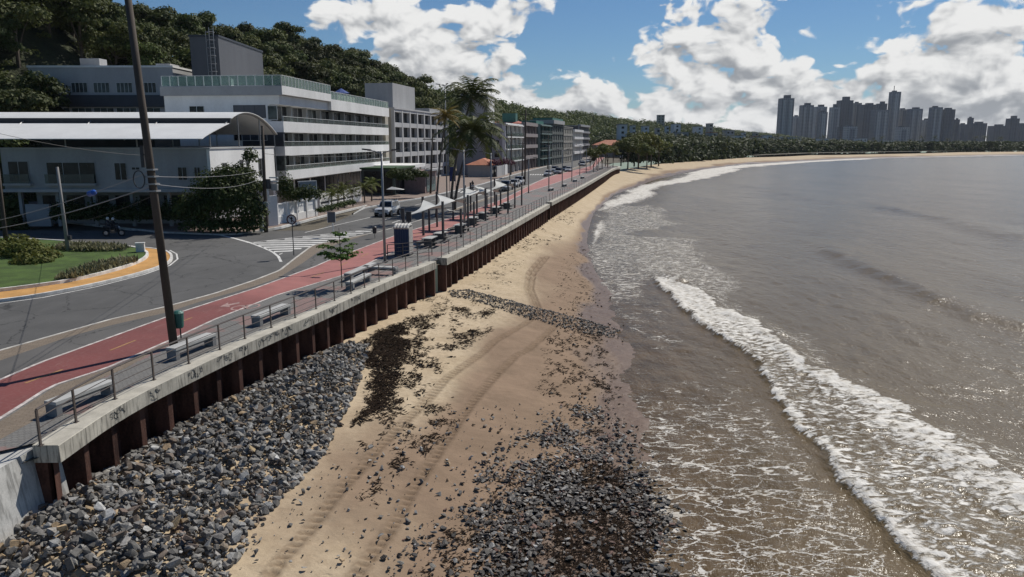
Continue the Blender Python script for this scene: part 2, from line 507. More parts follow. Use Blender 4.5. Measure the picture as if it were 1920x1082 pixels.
def m_red():
    m, nt, b = newmat('red_cycle_surface')
    co = posco(nt)
    n = nt.noise(co, 0.5, 5, 0.62); n2 = nt.noise(co, 7, 5, 0.7); n3 = nt.noise(nt.vmul(co, (2, .4, 1)), 1.4, 5, .7)
    sep = nt.new('ShaderNodeSeparateXYZ'); nt.set(sep.inputs[0], co)
    old = nt.mapr(sep.outputs[1], 36, 44)          # the newer, lighter coat starts further on
    base = nt.mix(old, (0.195, 0.054, 0.048), (0.36, 0.132, 0.115))
    c = nt.mix(nt.mapr(n, 0.35, 0.7), base, nt.mix(0.35, base, (0.09, 0.03, 0.025)))
    c = nt.mix(nt.mapr(n3, 0.56, 0.72, 0, .5), c, (0.27, 0.15, 0.125))
    c = nt.mix(nt.mapr(n2, 0.45, 0.8, 0, .35), c, (0.30, 0.19, 0.17))
    nt.set(b.inputs['Base Color'], c); b.inputs['Roughness'].default_value = 0.75
    nt.set(b.inputs['Normal'], nt.bump(nt.noise(co, 40, 3, .6), 0.25, 0.008))
    return m
m_red = m_red()
m_ochre = M('ochre_path', (0.50, 0.27, 0.085), 0.85, 0.22, 0.8, 0.2)
m_lawn = M('lawn', (0.055, 0.095, 0.017), 0.95, 0.4, 0.6, 0.6, 60)

# land sheet, carriageways
LAND = [(-900, -40), (float(fW(8)) - .3, -40)] + [(float(fW(y)) - 0.35, float(y)) for y in np.concatenate([np.arange(8, 240, 3.0), np.arange(240, 274, 4.0)])]
LAND += [(40, 300), (62, 340), (96, 390), (140, 450), (215, 545), (420, 690), (800, 900), (2600, 1500), (2600, 4200), (-900, 4200)]
b = MB(); b.sheet([(x, y, -0.30) for x, y in LAND]); struct(b.build('ground', m_ground))
b = MB()
b.strip([(-160.0, y, ZR) for y in ysn if y < 73], [(float(fK(y)), y, ZR) for y in ysn if y < 73])
yy = [y for y in ysn if y >= 72]
b.strip([(min(float(fL(y)), float(fK(y)) - 6), y, ZR) for y in yy], [(float(fK(y)), y, ZR) for y in yy])
struct(b.build('road', m_road))
ysK = np.concatenate([np.arange(9, 52, .7), np.arange(52, 120, 1.0), np.arange(120, 420, 5.0)])
strip('footway', fAL, fBL, 0.0, m_asph2, ys=ysK)
strip('paved_verge', lambda y: fK(y) + .16, fAL, 0.0, m_brown, ys=ysK)
strip('bike_path', fBL, fBR, 0.004, m_red, ys=ysK)
strip('promenade', fBR, lambda y: fW(y) - 0.55, 0.0, m_deck, ys=ysK)
# sandy worn strip beside the path near the camera
strip('worn_strip', lambda y: fBR(y) + .16, lambda y: fBR(y) + .16 + 1.0 * np.clip((30.5 - y) / 6, 0, 1), 0.004, m_brown, ys=np.arange(9, 30.6, .5))
# kerb along the carriageway : a real step
kb = MB(); kb.sweep([(float(fK(y)), float(y), 0) for y in ysK], [(0, ZR - .1), (0, 0.012), (-0.16, 0.012), (-0.16, ZR - .1)])
struct(kb.build('kerb', m_kerb))
# white edge lines and centre dashes of the cycle path, lane lines of the road
mk = MB()
for f_ in (lambda y: fBL(y), lambda y: fBR(y)):
    mk.strip(line(lambda y: f_(y) - .07, 0.009, ysK), line(lambda y: f_(y) + .07, 0.009, ysK))
struct(mk.build('path_edge_line', M('worn_path_line', (.50, .45, .42), .75, .45, 2.2)))
m_yel = M('worn_yellow_paint', (0.34, 0.19, 0.08), .8, .3, 2.0)
mk = MB()
for y in np.arange(21, 150, 4.2):
    if 36 < y < 44: continue
    ya = np.array([y, y + .8, y + 1.6]); xc = (fBL(ya) + fBR(ya)) / 2
    mk.strip([(float(x) - .05, float(q), .0095) for x, q in zip(xc, ya)], [(float(x) + .05, float(q), .0095) for x, q in zip(xc, ya)])
struct(mk.build('path_dash_line', m_yel))
m_faded = M('faded_white_paint', (0.34, 0.22, 0.20), .8, .3, 3.0)
# faded arrow and bicycle mark on the path
mk = MB()
def onp(u, v): p = G(u, v, .0095); return (p.x, p.y, .0095)
mk.sheet([onp(412, 575), onp(428, 567), onp(428, 570.5), onp(449, 566), onp(449, 569), onp(430, 573), onp(431, 575.5)])
struct(mk.build('path_arrow', m_faded))
mk = MB()
for cx_ in (449, 472):
    c = G(cx_, 577 - (cx_ - 449) * .12, .0095)
    ring = [(c.x + .42 * math.cos(a) * k, c.y + .6 * math.sin(a) * k, .0095) for k in (1, .75) for a in np.linspace(0, 2 * math.pi, 17)]
    mk.add(ring, [(i, i + 1, 17 + i + 1, 17 + i) for i in range(16)])
a, c = G(452, 574, .0095), G(468, 576, .0095)
mk.bar((a.x, a.y, .009), (c.x, c.y, .009), .1, .004)
struct(mk.build('path_bicycle_mark', m_faded))

mk = MB()
def rp(u, v, z=ZR + .005): p = G(u, v, ZR); return (p.x, p.y, z)
def pline(mb, pts, wd, z=ZR + .005):
    w_ = [Vector(rp(u, v, z)) for u, v in pts]
    A, B = [], []
    for i, p in enumerate(w_):
        d = (w_[min(i + 1, len(w_) - 1)] - w_[max(i - 1, 0)]).normalized(); n_ = Vector((-d.y, d.x, 0)) * wd / 2
        A.append(p - n_); B.append(p + n_)
    mb.strip(A, B)
pline(mk, [(572, 436), (640, 420), (699, 406.5)], .14)
pline(mk, [(415, 441.5), (440, 447), (468, 455)], .3)
pline(mk, [(468, 455), (495, 465), (512, 473), (522, 481), (527, 491)], .2)
pline(mk, [(470, 455), (560, 444), (640, 436), (700, 430)], .14)
for (u0, v0, u1, v1) in ((716, 413, 733, 409), (745, 405, 756, 402), (778, 385, 790, 382), (808, 377, 817, 375), (735, 418, 750, 413), (846, 367, 858, 364)):
    pline(mk, [(u0, v0), (u1, v1)], .14)
for k in range(12):                              # hatched triangle
    t = k / 11; v = 477 - 43 * (t ** .9)
    ul = 470 + (v - 455) * 2.3 if v > 455 else 470 + (455 - v) * 9.2
    ur = 520 + (480 - v) * 3.85
    wd = 1.15 - .55 * t
    mk.sheet([rp(ul + 2, v + wd), rp(ur - 3, v + wd - 4 * (1 - t) * .5), rp(ur - 1, v - wd - 4 * (1 - t) * .5), rp(ul + 4, v - wd)])
for k in range(8):                               # zebra crossing
    u = 852 + k * 9.6
    mk.sheet([rp(u, 361.5 - k * .25), rp(u + 4, 361.8 - k * .25), rp(u + 13, 357.6 - k * .25), rp(u + 9, 357.3 - k * .25)])
for k in range(7):
    u = 993 + k * 4.5
    mk.sheet([rp(u, 328.2), rp(u + 2.2, 328.3), rp(u + 4.6, 326.6), rp(u + 2.4, 326.5)])
struct(mk.build('road_marking', m_white))
# left pavement with white painted kerb
lp = [(-60, 405), (0, 409), (134, 418), (300, 437), (415, 441.5), (452, 440), (490, 434), (515, 429.5), (527, 427.5), (600, 408), (690, 386)]
lpw = [G(u, v, ZR) for u, v in lp]
lpw = [Vector((p.x, p.y, 0)) for p in lpw] + [Vector((float(fL(y)), y, 0)) for y in np.arange(88, 420, 8.0)]
b = MB(); b.sheet([(p.x, p.y, -.002) for p in lpw] + [(20, 420, -.002), (-12, 300, -.002), (-40, 150, -.002), (-75, 135, -.002), (-120, 118, -.002), (-120, 100, -.002)])
struct(b.build('pavement', m_lpave))
kb = MB(); kb.sweep([(p.x, p.y, 0) for p in lpw[7:]], [(0, ZR - .1), (0, .012), (.18, .012), (.18, ZR - .1)][::-1])
struct(kb.build('white_kerb', M('white_kerb', (.66, .65, .62), .7, .2, 1.5)))
kb = MB(); kb.sweep([(p.x, p.y, 0) for p in lpw[:8]], [(0, ZR - .1), (0, .012), (.18, .012), (.18, ZR - .1)][::-1])
struct(kb.build('stone_kerb', m_kerb))

# roundabout island
isl_o = [(-400, 600), (-150, 578), (0, 562), (72, 552), (168, 534), (264, 511), (312, 494.5), (323, 483.7), (319, 473), (300, 467), (250, 462), (180, 456), (100, 450), (0, 445), (-400, 430)]
isl_i = [(-400, 578), (-150, 561), (0, 547), (72, 537.7), (134, 528.5), (216, 509), (264, 492), (279, 480), (271, 471.6), (250, 466), (180, 459.5), (100, 453), (0, 448), (-400, 434)]
def smooth_poly(pts, it=2):
    for _ in range(it):
        q = []
        n = len(pts)
        for i in range(n):
            a, b_ = pts[i], pts[(i + 1) % n]
            q.append((a[0] * .75 + b_[0] * .25, a[1] * .75 + b_[1] * .25)); q.append((a[0] * .25 + b_[0] * .75, a[1] * .25 + b_[1] * .75))
        pts = q
    return pts
io = smooth_poly(polyw(isl_o, 0)); ii = smooth_poly(polyw(isl_i, 0))
def shrink(poly, d):
    c = []
    n = len(poly)
    for i in range(n):
        a = Vector(poly[i - 1]); b_ = Vector(poly[(i + 1) % n]); t = (b_ - a)
        if t.length < 1e-6: c.append(poly[i]); continue
        t.normalize(); c.append((poly[i][0] - t.y * d, poly[i][1] + t.x * d))
    return c
b = MB(); b.prism(io, ZR - .1, 0.0); struct(b.build('island_path', m_ochre))
b = MB(); b.prism(ii, -.05, 0.14); struct(b.build('lawn', m_lawn))
def ringkerb(poly, z0, z1, wd, name):
    mb = MB(); q = [(x, y, 0) for x, y in poly] + [(poly[0][0], poly[0][1], 0), (poly[1][0], poly[1][1], 0)]
    mb.sweep(q, [(-wd / 2, z0), (wd / 2, z0), (wd / 2, z1), (-wd / 2, z1)][::-1], cap=False)
    return struct(mb.build(name, MAT_KW))
MAT_KW = M('whitewashed_kerb', (.62, .60, .56), .8, .3, 1.2)
ringkerb(io, ZR - .05, .03, .18, 'island_kerb')
ringkerb(ii, -.04, .19, .18, 'lawn_kerb')
mk = MB()
pline(mk, [(-150, 584), (0, 569), (80, 558), (180, 538), (270, 515), (318, 498), (333, 486), (331, 476), (318, 469)], .12)
struct(mk.build('island_line', m_white))

# ------------------------------------------------------------------ SEAWALL
m_conc = None
def concrete(name, base, stain=0.5):
    m, nt, b = newmat(name)
    co = objco(nt)
    n1 = nt.noise(co, 0.9, 5, .65)
    drip = nt.noise(nt.vmul(co, (3.2, 3.2, 0.35)), 2.2, 5, .65)
    fine = nt.noise(co, 22, 4, .7)
    c = nt.mix(nt.mapr(n1, .3, .7), tuple(x * .78 for x in base), tuple(min(1, x * 1.18) for x in base))
    gn = nt.new('ShaderNodeNewGeometry').outputs['Normal']
    sp_ = nt.new('ShaderNodeSeparateXYZ'); nt.set(sp_.inputs[0], gn)
    side = nt.mapr(nt.math('ABSOLUTE', sp_.outputs[2]), 0.3, 0.7, 1, 0)
    dk = nt.math('MULTIPLY', nt.mapr(drip, .46, .66, 0, stain), side)
    c = nt.mix(dk, c, (0.055, 0.052, 0.045))
    c = nt.mix(nt.mapr(fine, .35, .75, 0, .35), c, tuple(x * .5 for x in base))
    sp2 = nt.new('ShaderNodeSeparateXYZ'); nt.set(sp2.inputs[0], co)
    j = nt.math('ABSOLUTE', nt.math('SUBTRACT', nt.math('FRACT', nt.math('MULTIPLY', sp2.outputs[1], 0.4)), .5))
    c = nt.mix(nt.mapr(j, 0.0, .006, .6, 0), c, (0.05, 0.05, 0.045))
    nt.set(b.inputs['Base Color'], c); b.inputs['Roughness'].default_value = .85
    nt.set(b.inputs['Normal'], nt.bump(fine, .35, .012))
    return m
m_conc = concrete('weathered_concrete', (0.47, 0.44, 0.37), .75)
m_conc_w = concrete('whitewashed_concrete', (0.50, 0.49, 0.46), .55)
m_rust = M('rusted_steel', (0.05, 0.024, 0.018), 0.9, 0.5, 1.6, 0.4, 18, streak=True, base2=(0.125, 0.062, 0.046), spec=.2)
m_rail = M('bronze_rail', (0.075, 0.058, 0.05), 0.5, 0.25, 3.0, spec=.5)
def resample(pts, step):
    out = []; pts = [Vector(p) for p in pts]; acc = 0
    for i in range(len(pts) - 1):
        L = (pts[i + 1] - pts[i]).length; n_ = max(1, int(round(L / step)))
        for k in range(n_): out.append(pts[i].lerp(pts[i + 1], k / n_))
    out.append(pts[-1]); return out
def smoothline(pts, it=2):
    for _ in range(it):
        q = [pts[0]]
        for i in range(len(pts) - 1):
            q.append(pts[i].lerp(pts[i + 1], .25)); q.append(pts[i].lerp(pts[i + 1], .75))
        q.append(pts[-1]); pts = q
    return pts
def arcwalk(pts, step):
    """points at a constant step along a line"""
    out = []; need = 0.0
    for i in range(len(pts) - 1):
        a, c = pts[i], pts[i + 1]; L = (c - a).length
        while need <= L:
            out.append(a.lerp(c, need / max(L, 1e-6))); need += step
        need -= L
    return out
m_ink = M('spray_ink', (.02, .02, .022), .7, .2)
m_tag = M('faded_spray_ink', (.10, .098, .09), .8, .4, 9)
def seawall(W, label, zt, graffiti=False):
    W = smoothline(W, 2); o0 = W[0]
    t = thing('seawall', label, 'seawall', (o0.x, o0.y, 0), 0, 'sections of the steel and concrete seawall')
    L = [(p.x, p.y, zt) for p in W]
    cp = MB()
    cp.sweep(L, [(0, -.52), (0.0, -.02), (.02, 0), (.74, 0), (.74, -.52)][::-1])
    cp.build('coping', m_conc, t, world=True)
    # corrugated sheet piles, set back under the coping
    pts = arcwalk(W, .125)
    prof = []
    for i, p in enumerate(pts):
        a = pts[max(i - 1, 0)]; c = pts[min(i + 1, len(pts) - 1)]
        d = (c - a).normalized(); nl = Vector((-d.y, d.x, 0))
        k = i % 12
        off = (.22 if k in (0, 1, 2) else .85 if k in (4, 5, 6, 7, 8, 9, 10) else .55)
        prof.append(p + nl * off)
    sp_ = MB()
    sp_.strip([(p.x, p.y, -5.0) for p in prof], [(p.x, p.y, zt - .5) for p in prof])
    sp_.build('sheet_piling', m_rust, t, world=True)
    return t, W
SW1, W1s = seawall(W1, 'nearest seawall section, graffiti-scrawled concrete coping over rusty sheet piles', .06)
SW2, W2s = seawall(W2, 'middle seawall section beside the shade sails, stepped forward from the nearest section', .10)
SW3, W3s = seawall(W3, 'farthest seawall section, long and curving to the trees by the beach', .14)
# closing piles at the step between the first two sections
b = MB(); a = W1s[-1]; c = W2s[0]
b.box(a.x - .72, a.x - .1, a.y - .5, a.y - .02, -5, -.46); b.box(c.x - .7, c.x - .08, c.y + .03, c.y + .6, -5, -.43)
b.build('end_pile', m_rust, SW2, world=True)
b = MB(); b.box(W1s[0].x - .74, W1s[0].x - .4, W1s[0].y + .03, W1s[0].y + .2, -5, -.47); b.build('end_pile', m_rust, SW1, world=True)
# tags sprayed on the side of the nearest coping
ptsg = arcwalk(W1s, .02); rg = random.Random(3)
def facept(s, z):
    i = min(int(s / .02), len(ptsg) - 2); p = ptsg[i]; d = (ptsg[i + 1] - p).normalized()
    return Vector((p.x + d.y * .008, p.y - d.x * .008, .06 - z))
s = 2.6
while s < 24:
    gr = MB(); e0 = s + rg.uniform(.5, 1.3)
    while s < e0:
        wd = rg.uniform(.08, .34); hh = rg.uniform(.10, .38); top = rg.uniform(.03, .12); n_ = rg.randint(5, 9)
        ph = rg.uniform(0, 6); pl = []
        for k in range(n_ * 3):
            q = k / (n_ * 3 - 1)
            pl.append(facept(s + wd * (.5 + .5 * math.sin(ph + q * rg.choice((5.0, 7.0)))) + wd * .4 * q, min(.49, top + hh * (.5 - .5 * math.cos(ph * 2 + q * 6.5)))))
        gr.tube(pl, rg.uniform(.005, .010), 4)
        s += wd + rg.uniform(.0, .10)
    gr.build('graffiti', m_tag, SW1, world=True)
    s += rg.uniform(.25, 1.6)

# concrete wall continuing towards the camera
a = G(103, 818, -.1); c = G(0, 878, -.1)
dd = (c - a).normalized(); nr = Vector((-dd.y, dd.x, 0))       # towards the sea
e = a + dd * 9
b = MB()
top = [a, e, e - nr * 1.25, a - nr * 1.25]
b.hexa([(p.x + nr.x * s_, p.y + nr.y * s_, -4) for p, s_ in zip(top, (.5, .5, -.2, -.2))] + [(p.x, p.y, -.1) for p in top])
cw = b.build('concrete_wall', m_conc_w)
tag(cw, 'whitewashed low concrete wall in the lower left corner, against the end of the seawall', 'wall')

# railings
def railing(W, label, zt, spacing, h=1.05, s0=.15, s1=None):
    W = [Vector((p.x, p.y, 0)) for p in W]
    L = arcwalk(W, .25)
    pts = []
    for i, p in enumerate(L):
        d = (L[min(i + 1, len(L) - 1)] - L[max(i - 1, 0)]).normalized()
        pts.append(p + Vector((-d.y, d.x, 0)) * .5)
    pts = pts[int(s0 / .25):(int(s1 / .25) if s1 else len(pts))]
    t = thing('railing', label, 'railing', (pts[0].x, pts[0].y, zt), 0, 'railings on the seawall')
    for k, hh in enumerate((h, .78, .5, .22)):
        b = MB(); q = [(p.x, p.y, zt + hh) for p in pts[::4]] + [(pts[-1].x, pts[-1].y, zt + hh)]
        b.tube(q, .032 if k == 0 else .014, 6)
        b.build('handrail' if k == 0 else 'rail', m_rail, t, world=True)
    n_ = max(2, int(round(len(pts) * .25 / spacing)))
    for k in range(n_ + 1):
        p = pts[min(int(k / n_ * (len(pts) - 1)), len(pts) - 1)]; q = pts[min(int(k / n_ * (len(pts) - 1)) + 1, len(pts) - 1)]
        b = MB(); b.box(p.x - .022, p.x + .022, p.y - .04, p.y + .04, zt, zt + h - .01); b.box(p.x - .06, p.x + .06, p.y - .08, p.y + .08, zt, zt + .015)
        b.build('post', m_rail, t, world=True)
    return t
railing(W1s, 'bronze metal railing on the nearest seawall section, beside the concrete benches', .06, 1.95)
railing(W2s, 'bronze metal railing on the middle seawall section, beside the shade sails', .10, 1.95, s0=.3)
railing(W3s, 'bronze metal railing along the far seawall section', .14, 2.6, s0=1.0, s1=120)
# railing across the end of the first section, around the portable toilet
a = G(727, 486, .0); c = G(810, 478, 0)
t = thing('railing', 'short bronze railing across the promenade in front of the blue portable toilet', 'railing', (a.x, a.y, .0), 0, 'railings on the seawall')
for k, hh in enumerate((1.05, .78, .5, .22)):
    b = MB(); b.tube([(a.x, a.y, hh), (c.x, c.y, hh)], .03 if k == 0 else .016, 6); b.build('handrail' if k == 0 else 'rail', m_rail, t, world=True)
for k in range(4):
    p = a.lerp(c, k / 3); b = MB(); b.box(p.x - .03, p.x + .03, p.y - .03, p.y + .03, 0, 1.03); b.build('post', m_rail, t, world=True)

# ------------------------------------------------------------------ BEACH
ZW = -3.6
bi = [(8, W1[0].x - 1.2), (14, W1[0].x - .9), (19, W1[0].x - .6)] + [(float(y), float(fW(y)) - .45) for y in np.arange(22, 262, 3.0)]
bi += [(285, 47), (320, 62), (372, 92), (430, 128), (500, 168), (560, 214), (640, 330), (700, 450), (770, 640), (900, 1000), (1050, 1500)]
wo = [(G(u, v, ZW).y, G(u, v, ZW).x) for u, v in ((1230, 1082), (1205, 900), (1180, 760), (1168, 620), (1135, 530), (1104, 480), (1100, 440), (1112, 400), (1150, 365), (1230, 336), (1300, 320), (1400, 307), (1600, 297.5), (1900, 290.5))]
wo += [(8, 3.2), (720, 640), (830, 1000), (990, 1500)]
wo.sort()
fI = lambda y: np.interp(y, [p[0] for p in bi], [p[1] for p in bi])
fO = lambda y: np.interp(y, [p[0] for p in wo], [p[1] for p in wo])
wo_y = wo
zin = lambda y: np.interp(y, [0, 200, 300, 700], [-2.35, -2.2, -1.2, -1.6])
riprap = polyw([(-60, 1140), (-40, 1010), (60, 965), (120, 935), (205, 885), (330, 812), (460, 740), (560, 688), (640, 655), (692, 652), (680, 705), (640, 780), (605, 850), (540, 915), (470, 985), (430, 1060), (410, 1140)], -2.5)
shore_st = polyw([(640, 1140), (690, 1060), (780, 1000), (850, 930), (900, 860), (960, 810), (1010, 760), (1100, 730), (1190, 780), (1250, 860), (1300, 940), (1350, 1030), (1400, 1140)], -3.2)
groyne = polyw([(838, 557), (880, 552), (1000, 572), (1100, 586), (1165, 597), (1150, 612), (1080, 608), (990, 594), (900, 574), (845, 566)], -2.8)
tracks = [polyw([(510, 1075), (580, 990), (640, 920), (700, 854), (746, 805), (790, 760), (835, 713), (869, 685), (905, 659), (928, 638), (998, 594)], -2.8),
          polyw([(640, 1110), (700, 1029), (737, 980), (767, 922), (823, 842), (855, 795), (882, 755), (921, 708), (967, 661), (993, 648), (1042, 604)], -2.85),
          polyw([(1011, 573), (996, 540), (1001, 514), (1027, 480)], -2.8), polyw([(1004, 571), (989, 540), (993, 512), (1018, 482)], -2.8)]
def beach_u(x, y):
    a = fI(y); c = fO(y)
    return (x - a) / np.maximum(c - a, .5)
def beach_z(x, y, fine=True):
    u = beach_u(x, y); zi = zin(y)
    z = np.where(u < 1, zi + (ZW - zi) * np.clip(u, 0, 1) ** 1.15, ZW - (u - 1) * 1.6)
    z = np.maximum(z, -6)
    near = sstep(140, 60, y)
    z = z + near * ((fbm(x * .35, y * .35, 3, 4) - .5) * .22 + (fbm(x * 1.6, y * 1.6, 9, 3) - .5) * .05)
    sdr = polysd(x, y, riprap)
    z = z + sstep(-.5, 2.5, sdr) * .45
    z = z + sstep(-.2, .8, polysd(x, y, groyne)) * .12
    if fine:
        z = z + near * (fbm(x * 5, y * 5, 21, 2) - .5) * .035
        for tr in tracks:
            d, s_ = segdist(x, y, tr)
            wdt = .19
            ins = sstep(wdt, wdt * .55, d)
            tread = np.where(np.sin(2 * np.pi * (s_ / .36 + d * 1.6)) > .1, 1.0, .1)
            z = z - ins * .07 * tread + sstep(wdt * 1.9, wdt, d) * (1 - ins) * .03
    return z
ry = np.concatenate([np.arange(8, 17, .35), np.arange(17, 36, .085), np.arange(36, 60, .13), np.arange(60, 90, .3), np.arange(90, 160, .9), np.arange(160, 1000, 5)])
uu = np.concatenate([np.linspace(0, 1.0, 190), 1.0 + np.linspace(.006, 1.0, 95) ** 1.2 * 1.1])
Yg, Ug = np.meshgrid(ry, uu, indexing='ij')
Xg = fI(Yg) + Ug * (fO(Yg) - fI(Yg))
Zg = beach_z(Xg, Yg)
wet = sstep(.20, .72, Ug + (fbm(Xg * .25, Yg * .12, 5, 4) - .5) * .5)
nearw = sstep(110, 60, Yg)
wet = wet * nearw + (1 - nearw) * sstep(.55, .95, Ug + (fbm(Xg * .05, Yg * .05, 6, 3) - .5) * .5)
vwet = sstep(.80, .90, Ug + (fbm(Xg * .35, Yg * .16, 15, 4) - .5) * .34)
trk = np.zeros_like(Xg)
for tr in tracks:
    d, s_ = segdist(Xg, Yg, tr)
    trk = np.maximum(trk, sstep(.34, .2, d) * np.where(np.sin(2 * np.pi * (s_ / .36 + d * 1.6)) > .1, 1.0, .45))
def sand_mat():
    m, nt, b = newmat('beach_sand')
    co = posco(nt)
    wet_ = nt.attr('wet'); vw = nt.attr('vwet')
    n1 = nt.noise(co, .5, 5, .6); n2 = nt.noise(co, 3.0, 5, .65); n3 = nt.noise(co, 60, 2, .6)
    dry = nt.mix(nt.mapr(n1, .3, .7), (0.50, 0.395, 0.26), (0.60, 0.485, 0.335))
    dry = nt.mix(nt.mapr(n2, .42, .70, 0, .6), dry, (0.38, 0.29, 0.19))
    damp = nt.mix(nt.mapr(n1, .3, .7), (0.30, 0.21, 0.142), (0.245, 0.172, 0.115))
    c = nt.mix(nt.mapr(wet_, .05, .95), dry, damp)
    c = nt.mix(vw, c, nt.mix(nt.mapr(n2, .35, .7), (0.15, 0.10, 0.068), (0.20, 0.135, 0.095)))
    c = nt.mix(nt.mapr(n3, .35, .75, 0, .3), c, (0.13, 0.095, 0.065))
    c = nt.mix(nt.math('MULTIPLY', nt.attr('track'), .62), c, (0.16, 0.11, 0.07))
    nt.set(b.inputs['Base Color'], c)
    nt.set(b.inputs['Roughness'], nt.mapr(vw, 0, 1, .92, .34, False))
    b.inputs['Specular IOR Level'].default_value = .14
    dent = nt.mapr(nt.voro(nt.vadd(co, nt.vmul(nt.noise(co, 2.5, 2, .5, 0, 1), (.5, .5, 0))), 2.1), .08, .26)
    bm0 = nt.bump(nt.mix(nt.mapr(wet_, .2, .7), dent, (1, 1, 1)), .35, .05)
    bm_ = nt.bump(nt.noise(co, 9, 5, .7), .5, .04, bm0)
    nt.set(b.inputs['Normal'], nt.bump(n3, .3, .006, bm_))
    return m
m_sand = sand_mat()
struct(grid_mesh('beach', Xg, Yg, Zg, m_sand, {'wet': wet, 'vwet': vwet, 'track': trk}))

# ------------------------------------------------------------------ SEA
foam_f = [(1218, 508), (1222, 520), (1258, 562), (1306, 605), (1373, 653), (1421, 689), (1440, 722), (1455, 752), (1490, 794), (1535, 848), (1562, 897), (1620, 960), (1680, 1014), (1760, 1090), (1880, 1200)]
foam_b = [(1250, 505), (1306, 548), (1391, 599), (1481, 635), (1523, 683), (1608, 725), (1662, 755), (1728, 803), (1782, 845), (1850, 880), (1960, 935), (2150, 1010)]
FF = sorted([(G(u, v, ZW).y, G(u, v, ZW).x) for u, v in foam_f]); FB = sorted([(G(u, v, ZW).y, G(u, v, ZW).x) for u, v in foam_b])
FF = [(8, FF[0][1])] + FF; FB = [(8, FB[0][1] + .6)] + FB
fFF = lambda y: np.interp(y, [p[0] for p in FF], [p[1] for p in FF])
fFB = lambda y: np.interp(y, [p[0] for p in FB], [p[1] for p in FB])
sy = np.concatenate([np.arange(8, 17, .5), np.arange(17, 46, .13), np.arange(46, 80, .25), np.arange(80, 200, .9), 200 * 1.014 ** np.arange(0, 120)])
cx_ = np.concatenate([np.arange(-9, 18, .16), 18 + np.cumsum(.2 * 1.035 ** np.arange(0, 170))])
Ys, Cs = np.meshgrid(sy, cx_, indexing='ij')
Xs = fO(Ys) + Cs
amp = sstep(-4, 10, Cs)
Zs = np.full_like(Xs, ZW) - .015
near = sstep(260, 120, Ys)
wv = (fbm(Xs * .22, Ys * .12, 31, 4) - .5) * .30 + (fbm(Xs * .9, Ys * .45, 33, 4) - .5) * .16
Zs = Zs + amp * wv * sstep(500, 150, Ys) + (1 - amp) * (fbm(Xs * .8, Ys * .8, 35, 3) - .5) * .05
wob = (fbm(Ys * .45, Ys * .1 + 3, 41, 4) - .5) * 1.5 + (fbm(Ys * 1.7, Xs * .3, 43, 3) - .5) * .7
front = fFF(Ys) + wob * .55
back = fFB(Ys) - .55 * sstep(28, 44, Ys) + (fbm(Ys * .5, Xs * .3, 47, 4) - .5) * 2.4
brk = sstep(70, 62, Ys) * sstep(9, 12, Ys)
dF = Xs - front
width = np.maximum(back - front, .3)
t_ = dF / width
wave_h = brk * (sstep(-.12, .35, dF) * .24 * (1 - sstep(.25, 1.6, t_) * .75) + np.exp(-((t_ - .95) / .32) ** 2) * .26)
wave_h += brk * sstep(0, .5, dF) * (1 - sstep(.9, 1.15, t_)) * ((fbm(Xs * 2.6, Ys * 2.6, 51, 3) - .5) * .16)
Zs += wave_h
# outer swell : crest lines oblique to the shore
def crest(px, w1, w2, h):
    global Zs
    pl = sorted([(G(u, v, ZW).y, G(u, v, ZW).x) for u, v in px])
    f_ = np.interp(Ys, [p[0] for p in pl], [p[1] for p in pl])
    m_ = sstep(pl[0][0] - 3, pl[0][0] + 3, Ys) * sstep(pl[-1][0] + 8, pl[-1][0] - 8, Ys)
    d = Xs - f_ - (fbm(Ys * .15, Ys * .05, 61, 3) - .5) * 2
    Zs += m_ * h * np.where(d < 0, np.exp(-(d / w1) ** 2), np.exp(-(d / w2) ** 2))
    return m_ * np.exp(-((d + w1 * .3) / (w1 * .6)) ** 2)
c1 = crest([(1520, 455), (1590, 490), (1680, 530), (1770, 570), (1920, 622), (2200, 700)], 1.2, 3.5, .42)
c2 = crest([(1640, 385), (1750, 410), (1920, 450)], 1.6, 5, .42)
c3 = crest([(1560, 380), (1400, 350), (1320, 335)], 1.8, 5, .2)
foam = brk * sstep(-.08, .25, dF) * sstep(.25, -.35, Xs - back)
inner_soft = brk * sstep(.03, .16, t_) * sstep(.80, .52, t_) * sstep(58, 34, Ys)
foam = foam * (1 - .42 * inner_soft) * (1 - .22 * sstep(.6, 1.05, t_) * (fbm(Xs * .8, Ys * .5, 79, 3) > .5))
def blob(px, soft, a):
    pl = polyw(px, ZW)
    return a * sstep(-soft, soft, polysd(Xs, Ys, pl) + (fbm(Xs * .25, Ys * .12, 71, 4) - .5) * soft * 2.2)
foam = np.maximum(foam, blob([(1112, 398), (1130, 380), (1200, 348), (1262, 336), (1318, 314), (1360, 313), (1390, 318), (1330, 334), (1240, 350), (1218, 370), (1150, 390)], 2.2, .92))
foam = np.maximum(foam, blob([(1318, 316), (1380, 309), (1450, 305), (1560, 299), (1640, 295.5), (1640, 298), (1520, 304), (1400, 314), (1340, 324)], 5, 1.0))
foam = np.maximum(foam, blob([(1640, 295.2), (1920, 290.2), (1920, 291.4), (1640, 297)], 8, .75))
foam = np.maximum(foam, blob([(1106, 455), (1112, 432), (1126, 412), (1134, 424), (1128, 445), (1114, 462)], .5, .8))
foam = np.maximum(foam, c1 * .30 * (fbm(Xs * .6, Ys * .25, 75, 3) > .55))
lace = sstep(-6.5, -2.5, Cs) * sstep(.6, -1.2, dF) * sstep(66, 56, Ys) * (.42 + .58 * sstep(44, 26, Ys))
lace = np.maximum(lace, blob([(1104, 470), (1130, 385), (1230, 384), (1260, 420), (1180, 440), (1300, 450), (1360, 500), (1420, 540), (1340, 560), (1250, 515), (1200, 560), (1120, 560)], 2.5, 1.6))
